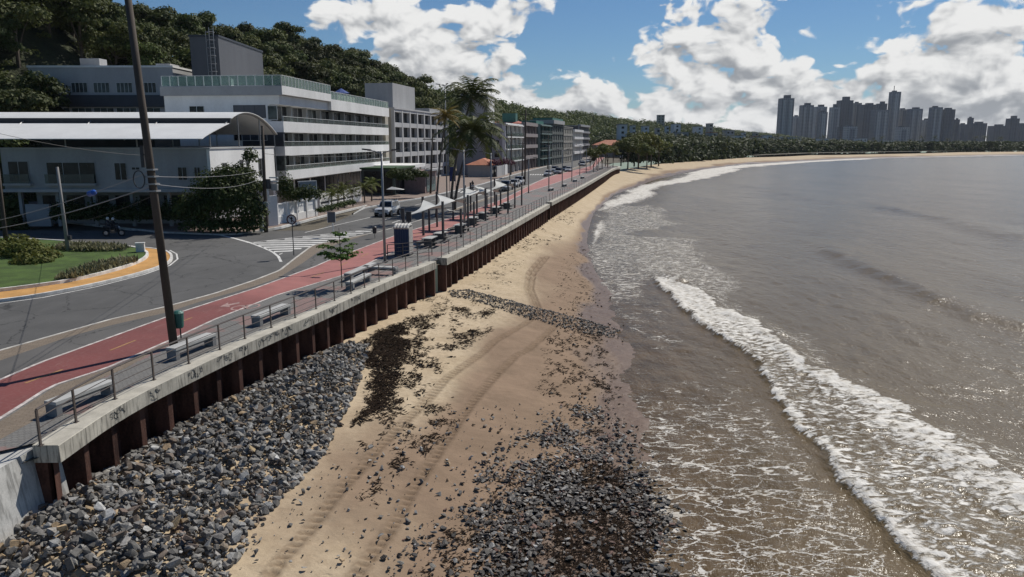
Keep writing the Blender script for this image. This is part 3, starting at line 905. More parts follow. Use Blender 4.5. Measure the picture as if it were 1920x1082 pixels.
lace = np.maximum(lace, brk * sstep(5.5, .2, Xs - back) * sstep(-.3, .2, Xs - back) * 1.0 * sstep(.35, .6, fbm(Xs * .3, Ys * .25, 89, 3)))
foam = foam * (.80 + .42 * fbm(Xs * .5, Ys * .28, 97, 3))
lace = np.maximum(lace, blob([(1150, 500), (1250, 560), (1330, 650), (1250, 660), (1160, 600), (1120, 560)], 1.5, .75))
shal = sstep(10.5, -1, Xs - fO(Ys)) * sstep(90, 60, Ys)
shal = np.maximum(shal * sstep(1.2, -.6, dF * brk), sstep(2, -1, Cs))
def sea_mat():
    m, nt, b = newmat('murky_sea')
    co = posco(nt)
    fo = nt.attr('foam'); la = nt.attr('lace'); sh = nt.attr('shallow')
    big = nt.noise(nt.vmul(co, (.6, .22, 1)), .12, 4, .6)
    deep = nt.mix(nt.mapr(big, .3, .7), (0.146, 0.106, 0.054), (0.182, 0.138, 0.078))
    shc = nt.mix(nt.mapr(nt.noise(co, .6, 5, .6), .3, .7), (0.080, 0.051, 0.023), (0.138, 0.092, 0.047))
    c = nt.mix(sh, deep, shc)
    # dense foam : broken by noise, eaten into streaks
    st = nt.vmul(co, (1.0, 1.6, 1))
    wv_ = nt.vadd(st, nt.vmul(nt.noise(st, 1.1, 3, .55, 0, 1), (.9, .9, 0)))
    nf = nt.noise(wv_, 2.1, 7, .68)
    nf2 = nt.voro(wv_, 3.2, 'SMOOTH_F1')
    dens_ = nt.math('ADD', nt.math('MULTIPLY', fo, 1.05), nt.math('MULTIPLY', nt.math('SUBTRACT', nf, .5), 2.7))
    dens_ = nt.math('SUBTRACT', dens_, nt.math('MULTIPLY', nt.math('SUBTRACT', nf2, .3), .55))
    dense = nt.math('MULTIPLY', nt.mapr(dens_, .46, .84), nt.mapr(fo, .02, .15))
    # lacy foam : thin broken net
    lv = nt.vmul(co, (.75, 1.5, 1))
    wl_ = nt.vadd(lv, nt.vmul(nt.noise(lv, 1.4, 4, .6, 0, 1), (1.5, 1.5, 0)))
    e1 = nt.voro(wl_, 1.05, 'DISTANCE_TO_EDGE'); e2 = nt.voro(wl_, 2.3, 'DISTANCE_TO_EDGE')
    br_ = nt.noise(co, .9, 4, .65)
    th = nt.math('MULTIPLY', nt.mapr(nt.math('ADD', nt.math('MULTIPLY', la, .75), nt.math('SUBTRACT', br_, .5)), .30, 1.0), .046)
    net = nt.math('GREATER_THAN', th, nt.math('ADD', e1, .004))
    net2 = nt.math('GREATER_THAN', nt.math('MULTIPLY', th, .75), nt.math('ADD', e2, .010))
    fl = nt.mapr(nt.noise(nt.vmul(co, (.8, 2.4, 1)), 5.5, 4, .7), .68, .74)
    net = nt.math('MAXIMUM', net, nt.math('MAXIMUM', net2, nt.math('MULTIPLY', fl, nt.mapr(la, .25, .8))))
    net = nt.math('MULTIPLY', net, nt.mapr(la, .03, .2, 0, .8))
    f_ = nt.math('MAXIMUM', dense, net)
    fc = nt.mix(nt.mapr(nf, .3, .65), (0.45, 0.405, 0.33), (0.76, 0.735, 0.68))
    c = nt.mix(f_, c, fc)
    nt.set(b.inputs['Base Color'], c)
    nt.set(b.inputs['Roughness'], nt.mapr(f_, 0, 1, .22, .8, False))
    b.inputs['IOR'].default_value = 1.33
    nt.set(b.inputs['Specular IOR Level'], nt.mapr(sh, 0, 1, .27, .2, False))
    r1 = nt.noise(nt.vmul(co, (1, .5, 1)), 1.3, 5, .62)
    r2 = nt.noise(nt.vmul(co, (1, .45, 1)), .33, 4, .6)
    r3 = nt.noise(nt.vmul(co, (1, .6, 1)), 6, 3, .6)
    h = nt.math('ADD', nt.math('MULTIPLY', r1, .30), nt.math('ADD', nt.math('MULTIPLY', r2, .5), nt.math('MULTIPLY', r3, .05)))
    nt.set(b.inputs['Normal'], nt.bump(nt.math('ADD', h, nt.math('MULTIPLY', f_, .05)), 1.0, .55))
    return m
m_sea = sea_mat()
struct(grid_mesh('sea', Xs, Ys, Zs, m_sea, {'foam': foam, 'lace': lace, 'shallow': shal}))
# ================================================================== VEGETATION PROTOTYPES
def foliage(name, c1, c2, rand=0.25, rough=0.7):
    m, nt, b = newmat(name)
    co = objco(nt)
    n = nt.mapr(nt.noise(co, .55, 4, .65), .32, .68)
    n2 = nt.mapr(nt.noise(co, 4.5, 2, .6), .35, .7)
    c = nt.mix(n, c1, c2)
    c = nt.mix(nt.math('MULTIPLY', n2, .5), c, tuple(x * 1.5 for x in c2))
    oi = nt.new('ShaderNodeObjectInfo').outputs['Random']
    hs = nt.new('ShaderNodeHueSaturation')
    nt.set(hs.inputs['Value'], nt.mapr(oi, 0, 1, 1 - rand, 1 + rand, False))
    nt.set(hs.inputs['Hue'], nt.mapr(nt.math('FRACT', nt.math('MULTIPLY', oi, 9.7)), 0, 1, .475, .515, False))
    nt.set(hs.inputs['Color'], c)
    nt.set(b.inputs['Base Color'], hs.outputs[0])
    b.inputs['Roughness'].default_value = rough
    b.inputs['Specular IOR Level'].default_value = .25
    tr = nt.new('ShaderNodeBsdfTranslucent'); nt.set(tr.inputs[0], hs.outputs[0])
    mxs = nt.new('ShaderNodeMixShader'); mxs.inputs[0].default_value = .22
    out = m.node_tree.nodes['Material Output']
    nt.l.new(b.outputs[0], mxs.inputs[1]); nt.l.new(tr.outputs[0], mxs.inputs[2]); nt.l.new(mxs.outputs[0], out.inputs[0])
    return m
m_leaf = foliage('forest_leaves', (0.030, 0.047, 0.012), (0.090, 0.108, 0.031), .4)
m_leaf_h = foliage('hedge_leaves', (0.022, 0.038, 0.009), (0.06, 0.08, 0.02))
m_leaf_y = foliage('bright_leaves', (0.06, 0.09, 0.015), (0.12, 0.13, 0.03))
m_leaf_p = foliage('palm_fronds', (0.034, 0.05, 0.014), (0.09, 0.10, 0.03))
m_leaf_py = foliage('yellowing_fronds', (0.12, 0.12, 0.02), (0.24, 0.19, 0.04))
m_bark = M('bark', (0.085, 0.067, 0.05), .9, .35, 3.0, .5)
m_palmbark = M('palm_bark', (0.095, 0.082, 0.068), .9, .3, 3.0, .5)
nrng = np.random.default_rng(11)
def leaf_quads(lobes, n, size, shell=.45, flat=.35, rng=None):
    """leaf clumps spread through a set of ellipsoid lobes"""
    rng = rng or nrng
    lobes = np.asarray(lobes, float)
    wts = lobes[:, 3] * lobes[:, 4] * lobes[:, 5]; wts = wts ** .75; wts /= wts.sum()
    k = rng.choice(len(lobes), n, p=wts)
    d = rng.normal(size=(n, 3)); d /= np.linalg.norm(d, axis=1)[:, None]
    low = d[:, 2] < -.25
    d[low, 2] *= -.6
    r = 1 - shell * rng.random(n) ** 1.6 + rng.normal(size=n) * .07
    c = lobes[k, :3] + d * lobes[k, 3:6] * r[:, None]
    nrm = d + rng.normal(size=(n, 3)) * .55 + np.array([0, 0, flat])
    nrm /= np.linalg.norm(nrm, axis=1)[:, None]
    a = np.cross(nrm, rng.normal(size=(n, 3))); a /= np.linalg.norm(a, axis=1)[:, None]
    b_ = np.cross(nrm, a)
    s = size * (.6 + .8 * rng.random(n))[:, None]
    V = np.stack([c - a * s * .55, c - b_ * s * .34 + nrm * s * .1, c + a * s * .55, c + b_ * s * .34 + nrm * s * .1], 1)
    return V
def crown_lobes(rng, R_, H_, zc, n=9):
    L = [(0, 0, zc, R_ * .62, R_ * .62, H_ * .42)]
    for i in range(n):
        a = rng.uniform(0, 6.28); rr = R_ * rng.uniform(.35, .72); q = R_ * rng.uniform(.28, .48)
        L.append((rr * math.cos(a), rr * math.sin(a), zc + H_ * rng.uniform(-.28, .38), q, q, q * rng.uniform(.6, .85)))
    return L
def make_tree(name, label, cat, R_, H_, hc, nleaf, leaf, mat, seed, group, trunk_r=.22, nl=9):
    rng = random.Random(seed)
    t = thing(name, label, cat, group=group)
    L = crown_lobes(rng, R_, H_, hc, nl)
    tk = MB()
    p = [(0, 0, -1.2), (.05, .03, hc * .3), (rng.uniform(-.2, .2), rng.uniform(-.2, .2), hc * .65), (L[0][0], L[0][1], hc)]
    tk.tube(p, [trunk_r * 1.25, trunk_r, trunk_r * .75, trunk_r * .35], 7)
    for l in L[1:6]:
        tk.tube([p[1 + rng.randint(0, 1)], ((p[2][0] + l[0]) / 2, (p[2][1] + l[1]) / 2, (hc * .55 + l[2]) / 2), l[:3]], [trunk_r * .55, trunk_r * .35, trunk_r * .12], 5)
    tk.build('trunk', m_bark, t)
    soup('crown', leaf_quads(L, nleaf, leaf, rng=np.random.default_rng(seed)), 4, mat, parent=t)
    return t
def make_palm(name, label, hz, R_, nf, mat, group, seed, lean=(0, 0), r0=.2, droop=1.0, nleaf=22):
    """coconut palm : leaning ringed trunk and arching feather fronds"""
    rng = random.Random(seed)
    t = thing(name, label, 'palm tree', group=group)
    tk = MB(); k = 9
    pts = [(lean[0] * (i / k) ** 1.6, lean[1] * (i / k) ** 1.6, -.4 + (hz + .4) * i / k) for i in range(k + 1)]
    tk.tube(pts, [r0 * (1.35 if i == 0 else 1.0 - .4 * i / k) for i in range(k + 1)], 8)
    tk.build('trunk', m_palmbark, t, smooth=True)
    Q = []; base = Vector((lean[0], lean[1], hz))
    st = MB()
    for f in range(nf):
        a = 2.39996 * f + rng.uniform(-.25, .25)
        up = -.35 + 1.75 * (f + rng.random()) / nf
        L = R_ * rng.uniform(.85, 1.15)
        d = Vector((math.cos(a), math.sin(a), 0)); P_ = []
        el_ = up
        p = base.copy(); seg = 12
        for s in range(seg + 1):
            P_.append(p.copy())
            el_ -= (.5 + 1.2 * droop * s / seg) * (1.25 / seg) * (.65 + .35 * (up + .4))
            p = p + (d * math.cos(el_) + Vector((0, 0, 1)) * math.sin(el_)) * (L / seg)
        st.tube(P_, [.035 * (1 - .7 * i / seg) for i in range(seg + 1)], 4)
        side = Vector((-d.y, d.x, 0))
        for q in range(nleaf * 2):
            s = .1 + .9 * (q // 2) / nleaf
            i = min(int(s * seg), seg - 1); fpos = P_[i].lerp(P_[i + 1], s * seg - i)
            tang = (P_[i + 1] - P_[i]).normalized()
            sg = 1 if q % 2 else -1
            ln = R_ * .23 * (math.sin(math.pi * min(1, s * .92 + .06)) ** .6) * rng.uniform(.8, 1.15)
            dr = (side * sg * .8 + tang * .55 - Vector((0, 0, 1)) * rng.uniform(.15, .65)).normalized()
            w_ = tang * R_ * .02
            Q.append([fpos - w_, fpos + w_, fpos + dr * ln + w_ * .3, fpos + dr * ln - w_ * .3])
    st.build('frond_rib', mat, t)
    soup('fronds', [[tuple(v) for v in q] for q in Q], 4, mat, parent=t)
    return t

# ================================================================== HILL with forest
ridge = [(-260, -190, 118), (-60, -130, 126), (60, -75, 134), (150, 4, 144), (200, 32, 150), (270, 24, 160), (330, 46, 172), (380, 62, 184), (430, 74, 196), (480, 70, 208), (520, 84, 222), (560, 104, 236), (600, 84, 246), (650, 96, 262), (690, 122, 288), (720, 148, 318), (745, 163, 350), (830, 170, 425), (900, 178, 485), (960, 193, 545), (1040, 210, 665), (1100, 211, 730), (1150, 220, 805), (1215, 226, 900), (1300, 233, 1060), (1400, 247, 1400), (1470, 253, 1700)]
RD = [P(u, v, Y) for u, v, Y in ridge]
RD = [Vector((-330, 112, 34)), Vector((-190, 114, 36))] + [Vector((p.x, p.y, p.z - 7.5)) for p in RD]
I0 = 28
def resample_n(pts, n):
    L = [0]
    for i in range(1, len(pts)): L.append(L[-1] + (pts[i].xy - pts[i - 1].xy).length)
    out = []
    for k in range(n):
        s = L[-1] * k / (n - 1); i = max(j for j in range(len(L)) if L[j] <= s + 1e-6); i = min(i, len(pts) - 2)
        out.append(pts[i].lerp(pts[i + 1], (s - L[i]) / (L[i + 1] - L[i])))
    return out
RS = resample_n(RD, 268)
def foot(i):
    p = RS[i]
    k = min(1, max(0, (p.y - 118) / 60))
    off = 26 + 20 * k + min(50, max(0, p.y - 500) * .06)
    fx_ = p.x + off
    lim = float(fL(p.y)) - 26
    return Vector((min(fx_, lim) if p.y < 420 else fx_, p.y - 14, -1.0))
def hill_pt(i, t):
    i0 = int(min(max(i, 0), len(RS) - 1.001)); f_ = i - i0
    r = RS[i0].lerp(RS[i0 + 1], f_); ft = foot(i0).lerp(foot(min(i0 + 1, len(RS) - 1)), f_)
    if t <= 1:
        p = ft.lerp(r, t); p.z = -1 + (r.z + 1) * (t ** .78)
    else:
        d = (r - ft); d.z = 0; d.normalize()
        p = r + d * (t - 1) * 60; p.z = r.z + 1.0 * math.sin((t - 1) * 2)
    return p
ti = np.arange(len(RS)); tt = np.array([-.0, .12, .25, .4, .55, .7, .85, 1.0, 1.3, 2.0, 4.0, 9.0])
XX = np.zeros((len(RS), len(tt))); YY = XX.copy(); ZZ = XX.copy()
for a_, i in enumerate(ti):
    for b_, t in enumerate(tt):
        p = hill_pt(i, t); XX[a_, b_], YY[a_, b_], ZZ[a_, b_] = p
m_hill = M('hill_undergrowth', (0.028, 0.034, 0.013), .95, .45, .25, .8, 2.0, bdist=.6)
struct(grid_mesh('hill', XX, YY, ZZ, m_hill))
protos = []
for k in range(6):
    R_ = [4.2, 3.6, 4.8, 3.4, 4.4, 3.9][k]
    protos.append(make_tree('forest_tree', 'dark broadleaf tree of the dense forest covering the hillside', 'tree', R_, [5.2, 6, 5, 6.4, 4.6, 5.6][k], [5.4, 6, 5.6, 6.4, 5, 5.8][k], 4300, .40, m_leaf, 100 + k, 'trees of the hillside forest', nl=11))
cand = []
for k in range(6400):
    i = I0 + (rnd.uniform(-4, 9) if k > 5600 else rnd.uniform(0, 40) if k > 3600 else rnd.uniform(0, 238) if k % 3 else rnd.uniform(0, 110)); t = rnd.uniform(.03, 1.25)
    p = hill_pt(i, t)
    if p.y < 100 and p.x > -60: continue
    cand.append((p, i, t))
kept = []; cell = {}
for p, i, t in cand:
    dmin = 4.2 if p.y < 150 else 4.6 if p.y < 330 else 6.5
    key = (int(p.x // 8), int(p.y // 8))
    ok = True
    for a_ in (-1, 0, 1):
        for b_ in (-1, 0, 1):
            for q in cell.get((key[0] + a_, key[1] + b_), ()):
                if (q - p).length < dmin: ok = False
    if ok: cell.setdefault(key, []).append(p); kept.append(p)
def infront(p):
    u = 960 + FOC * p.x / p.y
    return u > -70
kept = [p for p in kept if infront(p) and p.y > 90]
BLOCK = [(-60, -23, 70, 100), (-47, -12, 90, 192), (-74, -48, 108, 128)]
kept = [p for p in kept if not any(a_ < p.x < b_ and c_ < p.y < d_ for a_, b_, c_, d_ in BLOCK)]
kept.sort(key=lambda p: p.length)
ncopy = 0
for p in kept[:298]:
    o = place(protos[ncopy % 6], USED, (p.x, p.y, p.z - .6), rnd.uniform(0, 6.28), rnd.uniform(.7, 1.4) * (1 if rnd.random() < .93 else 1.25)) if ncopy >= 6 else None
    if o is None:
        o = protos[ncopy]; USED[o.name] = True
        o.location = (p.x, p.y, p.z - .6); o.rotation_euler = (0, 0, rnd.uniform(0, 6.28))
    ncopy += 1
def far_mass(name, label, cat, pts, Rr, n, leaf, mat):
    Q = []
    rng = np.random.default_rng(len(pts))
    for p in pts:
        R_ = rnd.uniform(*Rr)
        L = [(p.x, p.y, p.z + R_ * 1.15, R_, R_, R_ * .8), (p.x + R_ * .5, p.y - R_ * .3, p.z + R_ * .8, R_ * .7, R_ * .7, R_ * .5), (p.x - R_ * .6, p.y, p.z + R_ * .75, R_ * .6, R_ * .6, R_ * .6), (p.x, p.y, p.z + R_ * .3, R_ * .7, R_ * .7, R_ * .7)]
        Q.append(leaf_quads(L, n, leaf * R_ / 4, rng=rng))
    o = soup(name, np.concatenate(Q), 4, mat)
    return tag(o, label, cat, kind='stuff')
far_mass('forest', 'far dark forest running along the ridge of the headland', 'forest', kept[298:1500], (3.4, 5.2), 170, 1.25, m_leaf)

Q = []; ru = np.random.default_rng(77)
for k in range(1700):
    p = hill_pt(I0 + (ru.uniform(-12, 8) if k % 2 else ru.uniform(0, 45)), ru.uniform(0, 1.1))
    r_ = ru.uniform(1.0, 2.2)
    if any(a_ < p.x < b_ and c_ < p.y < d_ for a_, b_, c_, d_ in BLOCK): continue
    Q.append(leaf_quads([(p.x, p.y, p.z + .3, r_, r_, r_ * .8)], 60, .5, rng=ru))
tag(soup('undergrowth', np.concatenate(Q), 4, m_leaf), 'leafy undergrowth covering the slope between the hillside trees', 'undergrowth', kind='stuff')

# ================================================================== BUILDINGS
def glass_mat(name, base, rough=.08, spec=.6):
    m, nt, b = newmat(name)
    co = objco(nt)
    n = nt.noise(co, .7, 3, .6)
    nt.set(b.inputs['Base Color'], nt.mix(nt.mapr(n, .35, .65), tuple(x * .5 for x in base), tuple(x * 1.5 for x in base)))
    b.inputs['Roughness'].default_value = rough; b.inputs['Specular IOR Level'].default_value = spec
    return m
m_glass = glass_mat('dark_window_glass', (0.012, 0.014, 0.016), .2, .28)
m_glass_c = glass_mat('curtained_glass', (0.05, 0.062, 0.06), .25, .25)
def seeglass(name, c, a=.45):
    m, nt, b = newmat(name)
    n = nt.noise(objco(nt), .5, 3, .6)
    nt.set(b.inputs['Base Color'], nt.mix(nt.mapr(n, .3, .7), c, tuple(x * 1.35 for x in c)))
    b.inputs['Roughness'].default_value = .12
    tr = nt.new('ShaderNodeBsdfTransparent'); tr.inputs[0].default_value = (.82, .93, .90, 1)
    mxs = nt.new('ShaderNodeMixShader'); mxs.inputs[0].default_value = a
    nt.l.new(tr.outputs[0], mxs.inputs[1]); nt.l.new(b.outputs[0], mxs.inputs[2])
    nt.l.new(mxs.outputs[0], m.node_tree.nodes['Material Output'].inputs[0])
    return m
m_gglass = seeglass('green_balustrade_glass', (0.19, 0.26, 0.23), .42)
m_gglass2 = seeglass('grey_balustrade_glass', (0.11, 0.115, 0.11), .45)
m_wall = M('white_render', (0.70, 0.695, 0.68), .8, .1, .35, .12, 30, streak=True)
m_wallg = M('grey_render', (0.36, 0.36, 0.36), .8, .12, .4, .1, streak=True)
m_fascia = M('grey_fascia', (0.30, 0.305, 0.31), .7, .12, .5)
m_navy = M('navy_panel', (0.035, 0.04, 0.05), .55, .2, .7)
m_dkgrey = M('dark_grey_panel', (0.085, 0.088, 0.097), .6, .14, .35, streak=True)
m_beige = M('beige_render', (0.40, 0.37, 0.31), .85, .12, .5, streak=True)
m_metal = M('grey_metal', (0.28, 0.28, 0.28), .45, .15, 2.0, metal=.5)
m_dkmetal = M('dark_metal', (0.05, 0.05, 0.052), .5, .2, 2.0, metal=.3)
m_alu = M('white_alu', (0.55, 0.56, 0.55), .5, .1, 3)
def part_box(name, par, x0, x1, y0, y1, z0, z1, m):
    return MB().box(x0, x1, y0, y1, z0, z1).build(name, m, par)
def window(par, face, a0, a1, z0, z1, pos, m=None, panes=2, fm=None, name='window', depth=.06):
    """framed window on a wall plane: face 'y' = wall facing -y at y=pos, face 'x' = wall facing -x at x=pos"""
    m = m or m_glass; fm = fm or m_alu
    def bx(mb, a, b_, c, d, o0, o1):
        if face == 'y': mb.box(a, b_, pos - o1, pos - o0, c, d)
        elif face == 'x': mb.box(pos - o1, pos - o0, a, b_, c, d)
        else: mb.box(pos + o0, pos + o1, a, b_, c, d)
    g = MB(); bx(g, a0, a1, z0, z1, .004, .03); o = g.build(name, m, par)
    f = MB(); t = .05
    bx(f, a0, a1, z0, z0 + t, .031, depth); bx(f, a0, a1, z1 - t, z1, .031, depth)
    for k in range(panes + 1):
        c = a0 + (a1 - a0 - t) * k / panes; bx(f, c, c + t, z0 + t, z1 - t, .031, depth - .004)
    f.build('frame', fm, o)
    return o
# ---------------------------------------------------------------- hotel
ang = math.atan2(43, 4.6)
KH = 1.17
H = thing('hotel', 'white hotel with long balcony bands and green glass roof railing, beside the avenue', 'hotel', (-24.6 * KH, 82 * KH, HC * (1 - KH)), ang)
H.scale = (KH, KH, KH)
b = MB(); b.box(0, 42.4, 1.5, 13.2, 0, 13.2); b.box(0.0, 42.4, .25, 1.5, 12.2, 13.2)
b.build('wall', m_wall, H)
MB().box(42.4, 44.2, .5, 13, 0, 14.6).build('end_wall', m_beige, H)
MB().box(-.25, 15, -.25, 13.4, 13.25, 14.15).build('roof_block', m_wall, H)
MB().box(15.02, 42.3, -.2, 3, 12.2, 13.55).build('parapet', m_wall, H)
MB().box(-.32, -.255, -.25, 13.4, 13.15, 14.12).build('fascia', m_fascia, H)
for k, (z0, z1, zg) in enumerate(((4.2, 5.2, 5.75), (6.8, 7.8, 8.35), (9.3, 10.45, 11.0))):
    MB().box(-.05, 42.1, -.1, 1.5, z0, z1).build('balcony', m_wall, H)
    bl = MB().box(.1, 42.0, -.06, -.03, z1, zg - .05).build('balustrade', m_gglass2, H)
    rb = MB(); rb.box(-.02, 42.05, -.09, 0.0, zg - .05, zg)
    for q in range(22): rb.box(.1 + q * 2.0, .15 + q * 2.0, -.055, -.005, z1, zg - .05)
    rb.build('top_rail', m_alu, bl)
    zt_ = (6.8, 9.3, 12.2)[k]
    for q in range(9):
        x0 = .5 + q * 4.62
        window(H, 'y', x0, x0 + 4.3, z1 + .02, zt_ - .02, 1.5, m_glass_c if (q * 5 + k * 3) % 7 == 2 else m_glass, 3)
        MB().box(x0 + 4.3, x0 + 4.62, .95, 1.5, z1, zt_).build('pillar', m_wallg, H)
    if k < 2: MB().box(-.05, .4, 0, 4.6, z1 + .0, zt_).build('corner_panel', m_navy if k else m_glass_c, H)
for q in range(8):
    window(H, 'y', 1.0 + q * 5.1, 5.6 + q * 5.1, .3, 3.9, 1.5, m_glass, 3, m_dkmetal)
window(H, 'x', 8.7, 10.4, 11.35, 12.1, 0.0, m_glass, 2)
window(H, 'x', 1.8, 5.4, 10.8, 12.15, 0.0, m_dkgrey, 3, m_navy)
window(H, 'x', 1.8, 5.6, 8.4, 9.2, 0.0, m_glass, 4)
window(H, 'x', .5, 1.6, 10.6, 12.1, 0.0, m_glass_c, 1)
window(H, 'x', 1.2, 1.7, 5.9, 6.4, 0.0, m_dkmetal, 1)
def glassrail(par, pts, z0, z1, step, m=m_gglass):
    g = MB()
    for i in range(len(pts) - 1):
        a, c = pts[i], pts[i + 1]
        g.bar((a[0], a[1], (z0 + z1) / 2), (c[0], c[1], (z0 + z1) / 2), .03, z1 - z0 - .04)
    o = g.build('glass_railing', m, par)
    f = MB()
    for i in range(len(pts) - 1):
        a, c = Vector((*pts[i], 0)), Vector((*pts[i + 1], 0)); L = (c - a).length; n_ = max(1, round(L / step))
        for k in range(n_ + 1):
            p = a.lerp(c, k / n_); f.box(p.x - .04, p.x + .04, p.y - .04, p.y + .04, z0, z1)
        f.bar((a.x, a.y, z1 + .02), (c.x, c.y, z1 + .02), .07, .05)
    f.build('railing_frame', m_alu, o)
glassrail(H, [(-.2, 13.2), (-.2, -.18), (14.9, -.18)], 14.17, 15.2, .95)
glassrail(H, [(15.1, -.1), (42.2, -.1)], 13.57, 14.5, 1.3)
MB().box(30, 38, 4, 9, 13.2, 15.0).build('roof_room', m_beige, H)
cp_ = MB(); cp_.box(33, 44.5, -5.5, 0.2, 4.25, 4.75); cp_.box(36, 36.3, -5, -4.7, 0, 4.25); cp_.box(43.5, 43.8, -5, -4.7, 0, 4.25)
cp_.build('entrance_canopy', m_wall, H)
pu = P(640, 178, 122)
t = thing('parasol', 'blue closed-top parasol on the hotel roof terrace', 'parasol', (pu.x, pu.y, 14.05))
b = MB(); ring = [(1.3 * math.cos(a_), 1.3 * math.sin(a_), 1.75) for a_ in np.linspace(0, 6.283, 9)[:-1]]
b.add(ring + [(0, 0, 2.5)], [(i, (i + 1) % 8, 8) for i in range(8)]); b.build('canopy', M('blue_canvas', (.03, .07, .25), .8, .2), t)
MB().cyl((0, 0, 0), .03, 2.4).build('pole', m_metal, t)
# stair tower behind, dark grey
T = thing('tower_block', 'dark grey windowless roof block with a caged ladder, behind the hotel terrace', 'building', (-37.0 * 1.17, 115, -1.4), 0)
T.scale = (1.17, 1.17, 1.17)
MB().box(-3.6, 0, 0, 17, 12.5, 21.2).build('wall', m_dkgrey, T)
MB().box(-3.7, .1, -.1, 17.1, 21.2, 21.45).build('coping', m_navy, T)
b = MB()
for x in (-1.0, -.45): b.bar((x, -.25, 13), (x, -.25, 22.3), .06, .06)
for k in range(22): b.bar((-1.0, -.25, 13.2 + k * .42), (-.45, -.25, 13.2 + k * .42), .04, .04)
for k in range(7):
    z = 16 + k * .95; b.tube([(-1.15, -.25, z), (-1.2, -.75, z), (-.72, -1.0, z), (-.25, -.75, z), (-.3, -.25, z)], .03, 4)
for x in (-1.2, -.72, -.25): b.bar((x, -.85 if x != -.72 else -1, 16), (x, -.85 if x != -.72 else -1, 21.8), .04, .04)
b.build('ladder', m_metal, T)
MB().box(0.01, .08, 3.2, 4.2, 13.2, 16.4).build('door', m_alu, T)
# annex
A = thing('annex_building', 'long pale annex with two rows of windows and navy band, behind the canopy roof house', 'building', (-65.6 * 1.1, 115.5, -.8), 0)
A.scale = (1.1, 1.1, 1.1)
MB().box(0, 19.6, 0, 9.5, 0, 18.1).build('wall', m_wallg, A)
MB().box(-.1, 19.7, -.12, 9.6, 18.1, 18.35).build('parapet', m_wall, A)
MB().box(-2.6, 19.4, -.6, 0, 12.9, 14.45).build('navy_band', m_navy, A)
for k, px in enumerate((109.6, 147.6, 187, 226.6, 267.5, 310)):
    x = (px - 960) / FOC * 105 / .985 + 65.6
    window(A, 'y', x - 1.1, x + 1.1, 14.75, 16.15, 0, m_glass_c if k < 5 else m_glass, 4)
    window(A, 'y', x - 1.4, x + 1.4, 11.2, 12.8, 0, m_glass_c, 3)
MB().box(5.5, 8.2, 3, 5, 18.35, 19.6).build('roof_tank', m_wallg, A)
MB().box(16, 18, 3, 6, 18.35, 18.9).build('roof_hatch', m_wallg, A)
# ---------------------------------------------------------------- house with the canopy roof
m_house_shaded = M('shaded_house_render', (0.31, 0.312, 0.315), .85, .14, .4, .15, streak=True)  # white render darkened to grey: the front's shade is put into the colour
HS = thing('canopy_house', 'two storey white house under a long white vaulted canopy roof, shaded by the hill', 'house', (-29.5, 74, 0), 0)
X0 = -20.4
def hx(px): return (px - 960) / FOC * 74 / (D(px, 320)[1]) + 29.5
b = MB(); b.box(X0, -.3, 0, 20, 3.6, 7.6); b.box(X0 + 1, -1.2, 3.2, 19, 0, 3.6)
b.build('wall', m_house_shaded, HS)
MB().box(-.299, 0, 0, 20, 3.6, 7.6).build('side_wall', m_wall, HS)
MB().box(X0 - .1, .1, -.12, 20.1, 7.6, 7.75).build('terrace_coping', m_wallg, HS)
MB().box(X0, -.2, -.35, 0, 3.45, 3.75).build('floor_slab', m_wallg, HS)
for a_, c_, v0, v1, mm in ((88, 180, 304, 347, m_glass), (16, 55, 302, 341, m_glass), (215, 238, 305, 338, m_glass), (247, 263, 313, 319, m_glass), (333, 351, 313, 338, m_glass), (364, 376, 313, 336, m_glass)):
    z1 = P(100, v0, 74).z; z0 = P(100, v1, 74).z
    window(HS, 'y', hx(a_), hx(c_), z0, z1, 0, mm, 3 if c_ - a_ > 40 else 2, m_wallg)
bl = MB().box(hx(88), hx(180), -.5, -.45, 4.3, 5.2).build('balcony_glass', m_gglass2, HS)
MB().box(hx(88) - .1, hx(180) + .1, -.52, 0, 4.1, 4.3).build('balcony_slab', m_wallg, HS)
bl = MB().box(hx(10), hx(58), -.5, -.45, 4.3, 5.2).build('balcony_glass', m_gglass2, HS)
MB().box(hx(10) - .1, hx(58) + .1, -.52, 0, 4.1, 4.3).build('balcony_slab', m_wallg, HS)
for y0, y1, z0, z1 in ((3, 4.2, 4.6, 6.2), (8, 9, 4.3, 6.4), (10, 10.8, 4.3, 6.4), (14, 16, 4.3, 6.4)):
    window(HS, 'X', y0, y1, z0, z1, 0, m_glass, 2, m_wallg)
for k in range(7):
    window(HS, 'y', X0 + 1.6 + k * 2.5, X0 + 3.4 + k * 2.5, .4, 2.9, 3.2, m_glass, 2, m_dkmetal)
MB().box(hx(32), hx(78), .5, .8, 0, 2.2).build('garage_wall', m_house_shaded, HS)
b = MB()
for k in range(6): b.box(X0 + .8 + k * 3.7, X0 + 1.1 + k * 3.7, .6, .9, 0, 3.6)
b.build('column', m_house_shaded, HS)
MB().box(X0 + .5, -8.0, 5.9, 12, 7.75, 10.2).build('terrace_room', m_navy, HS)
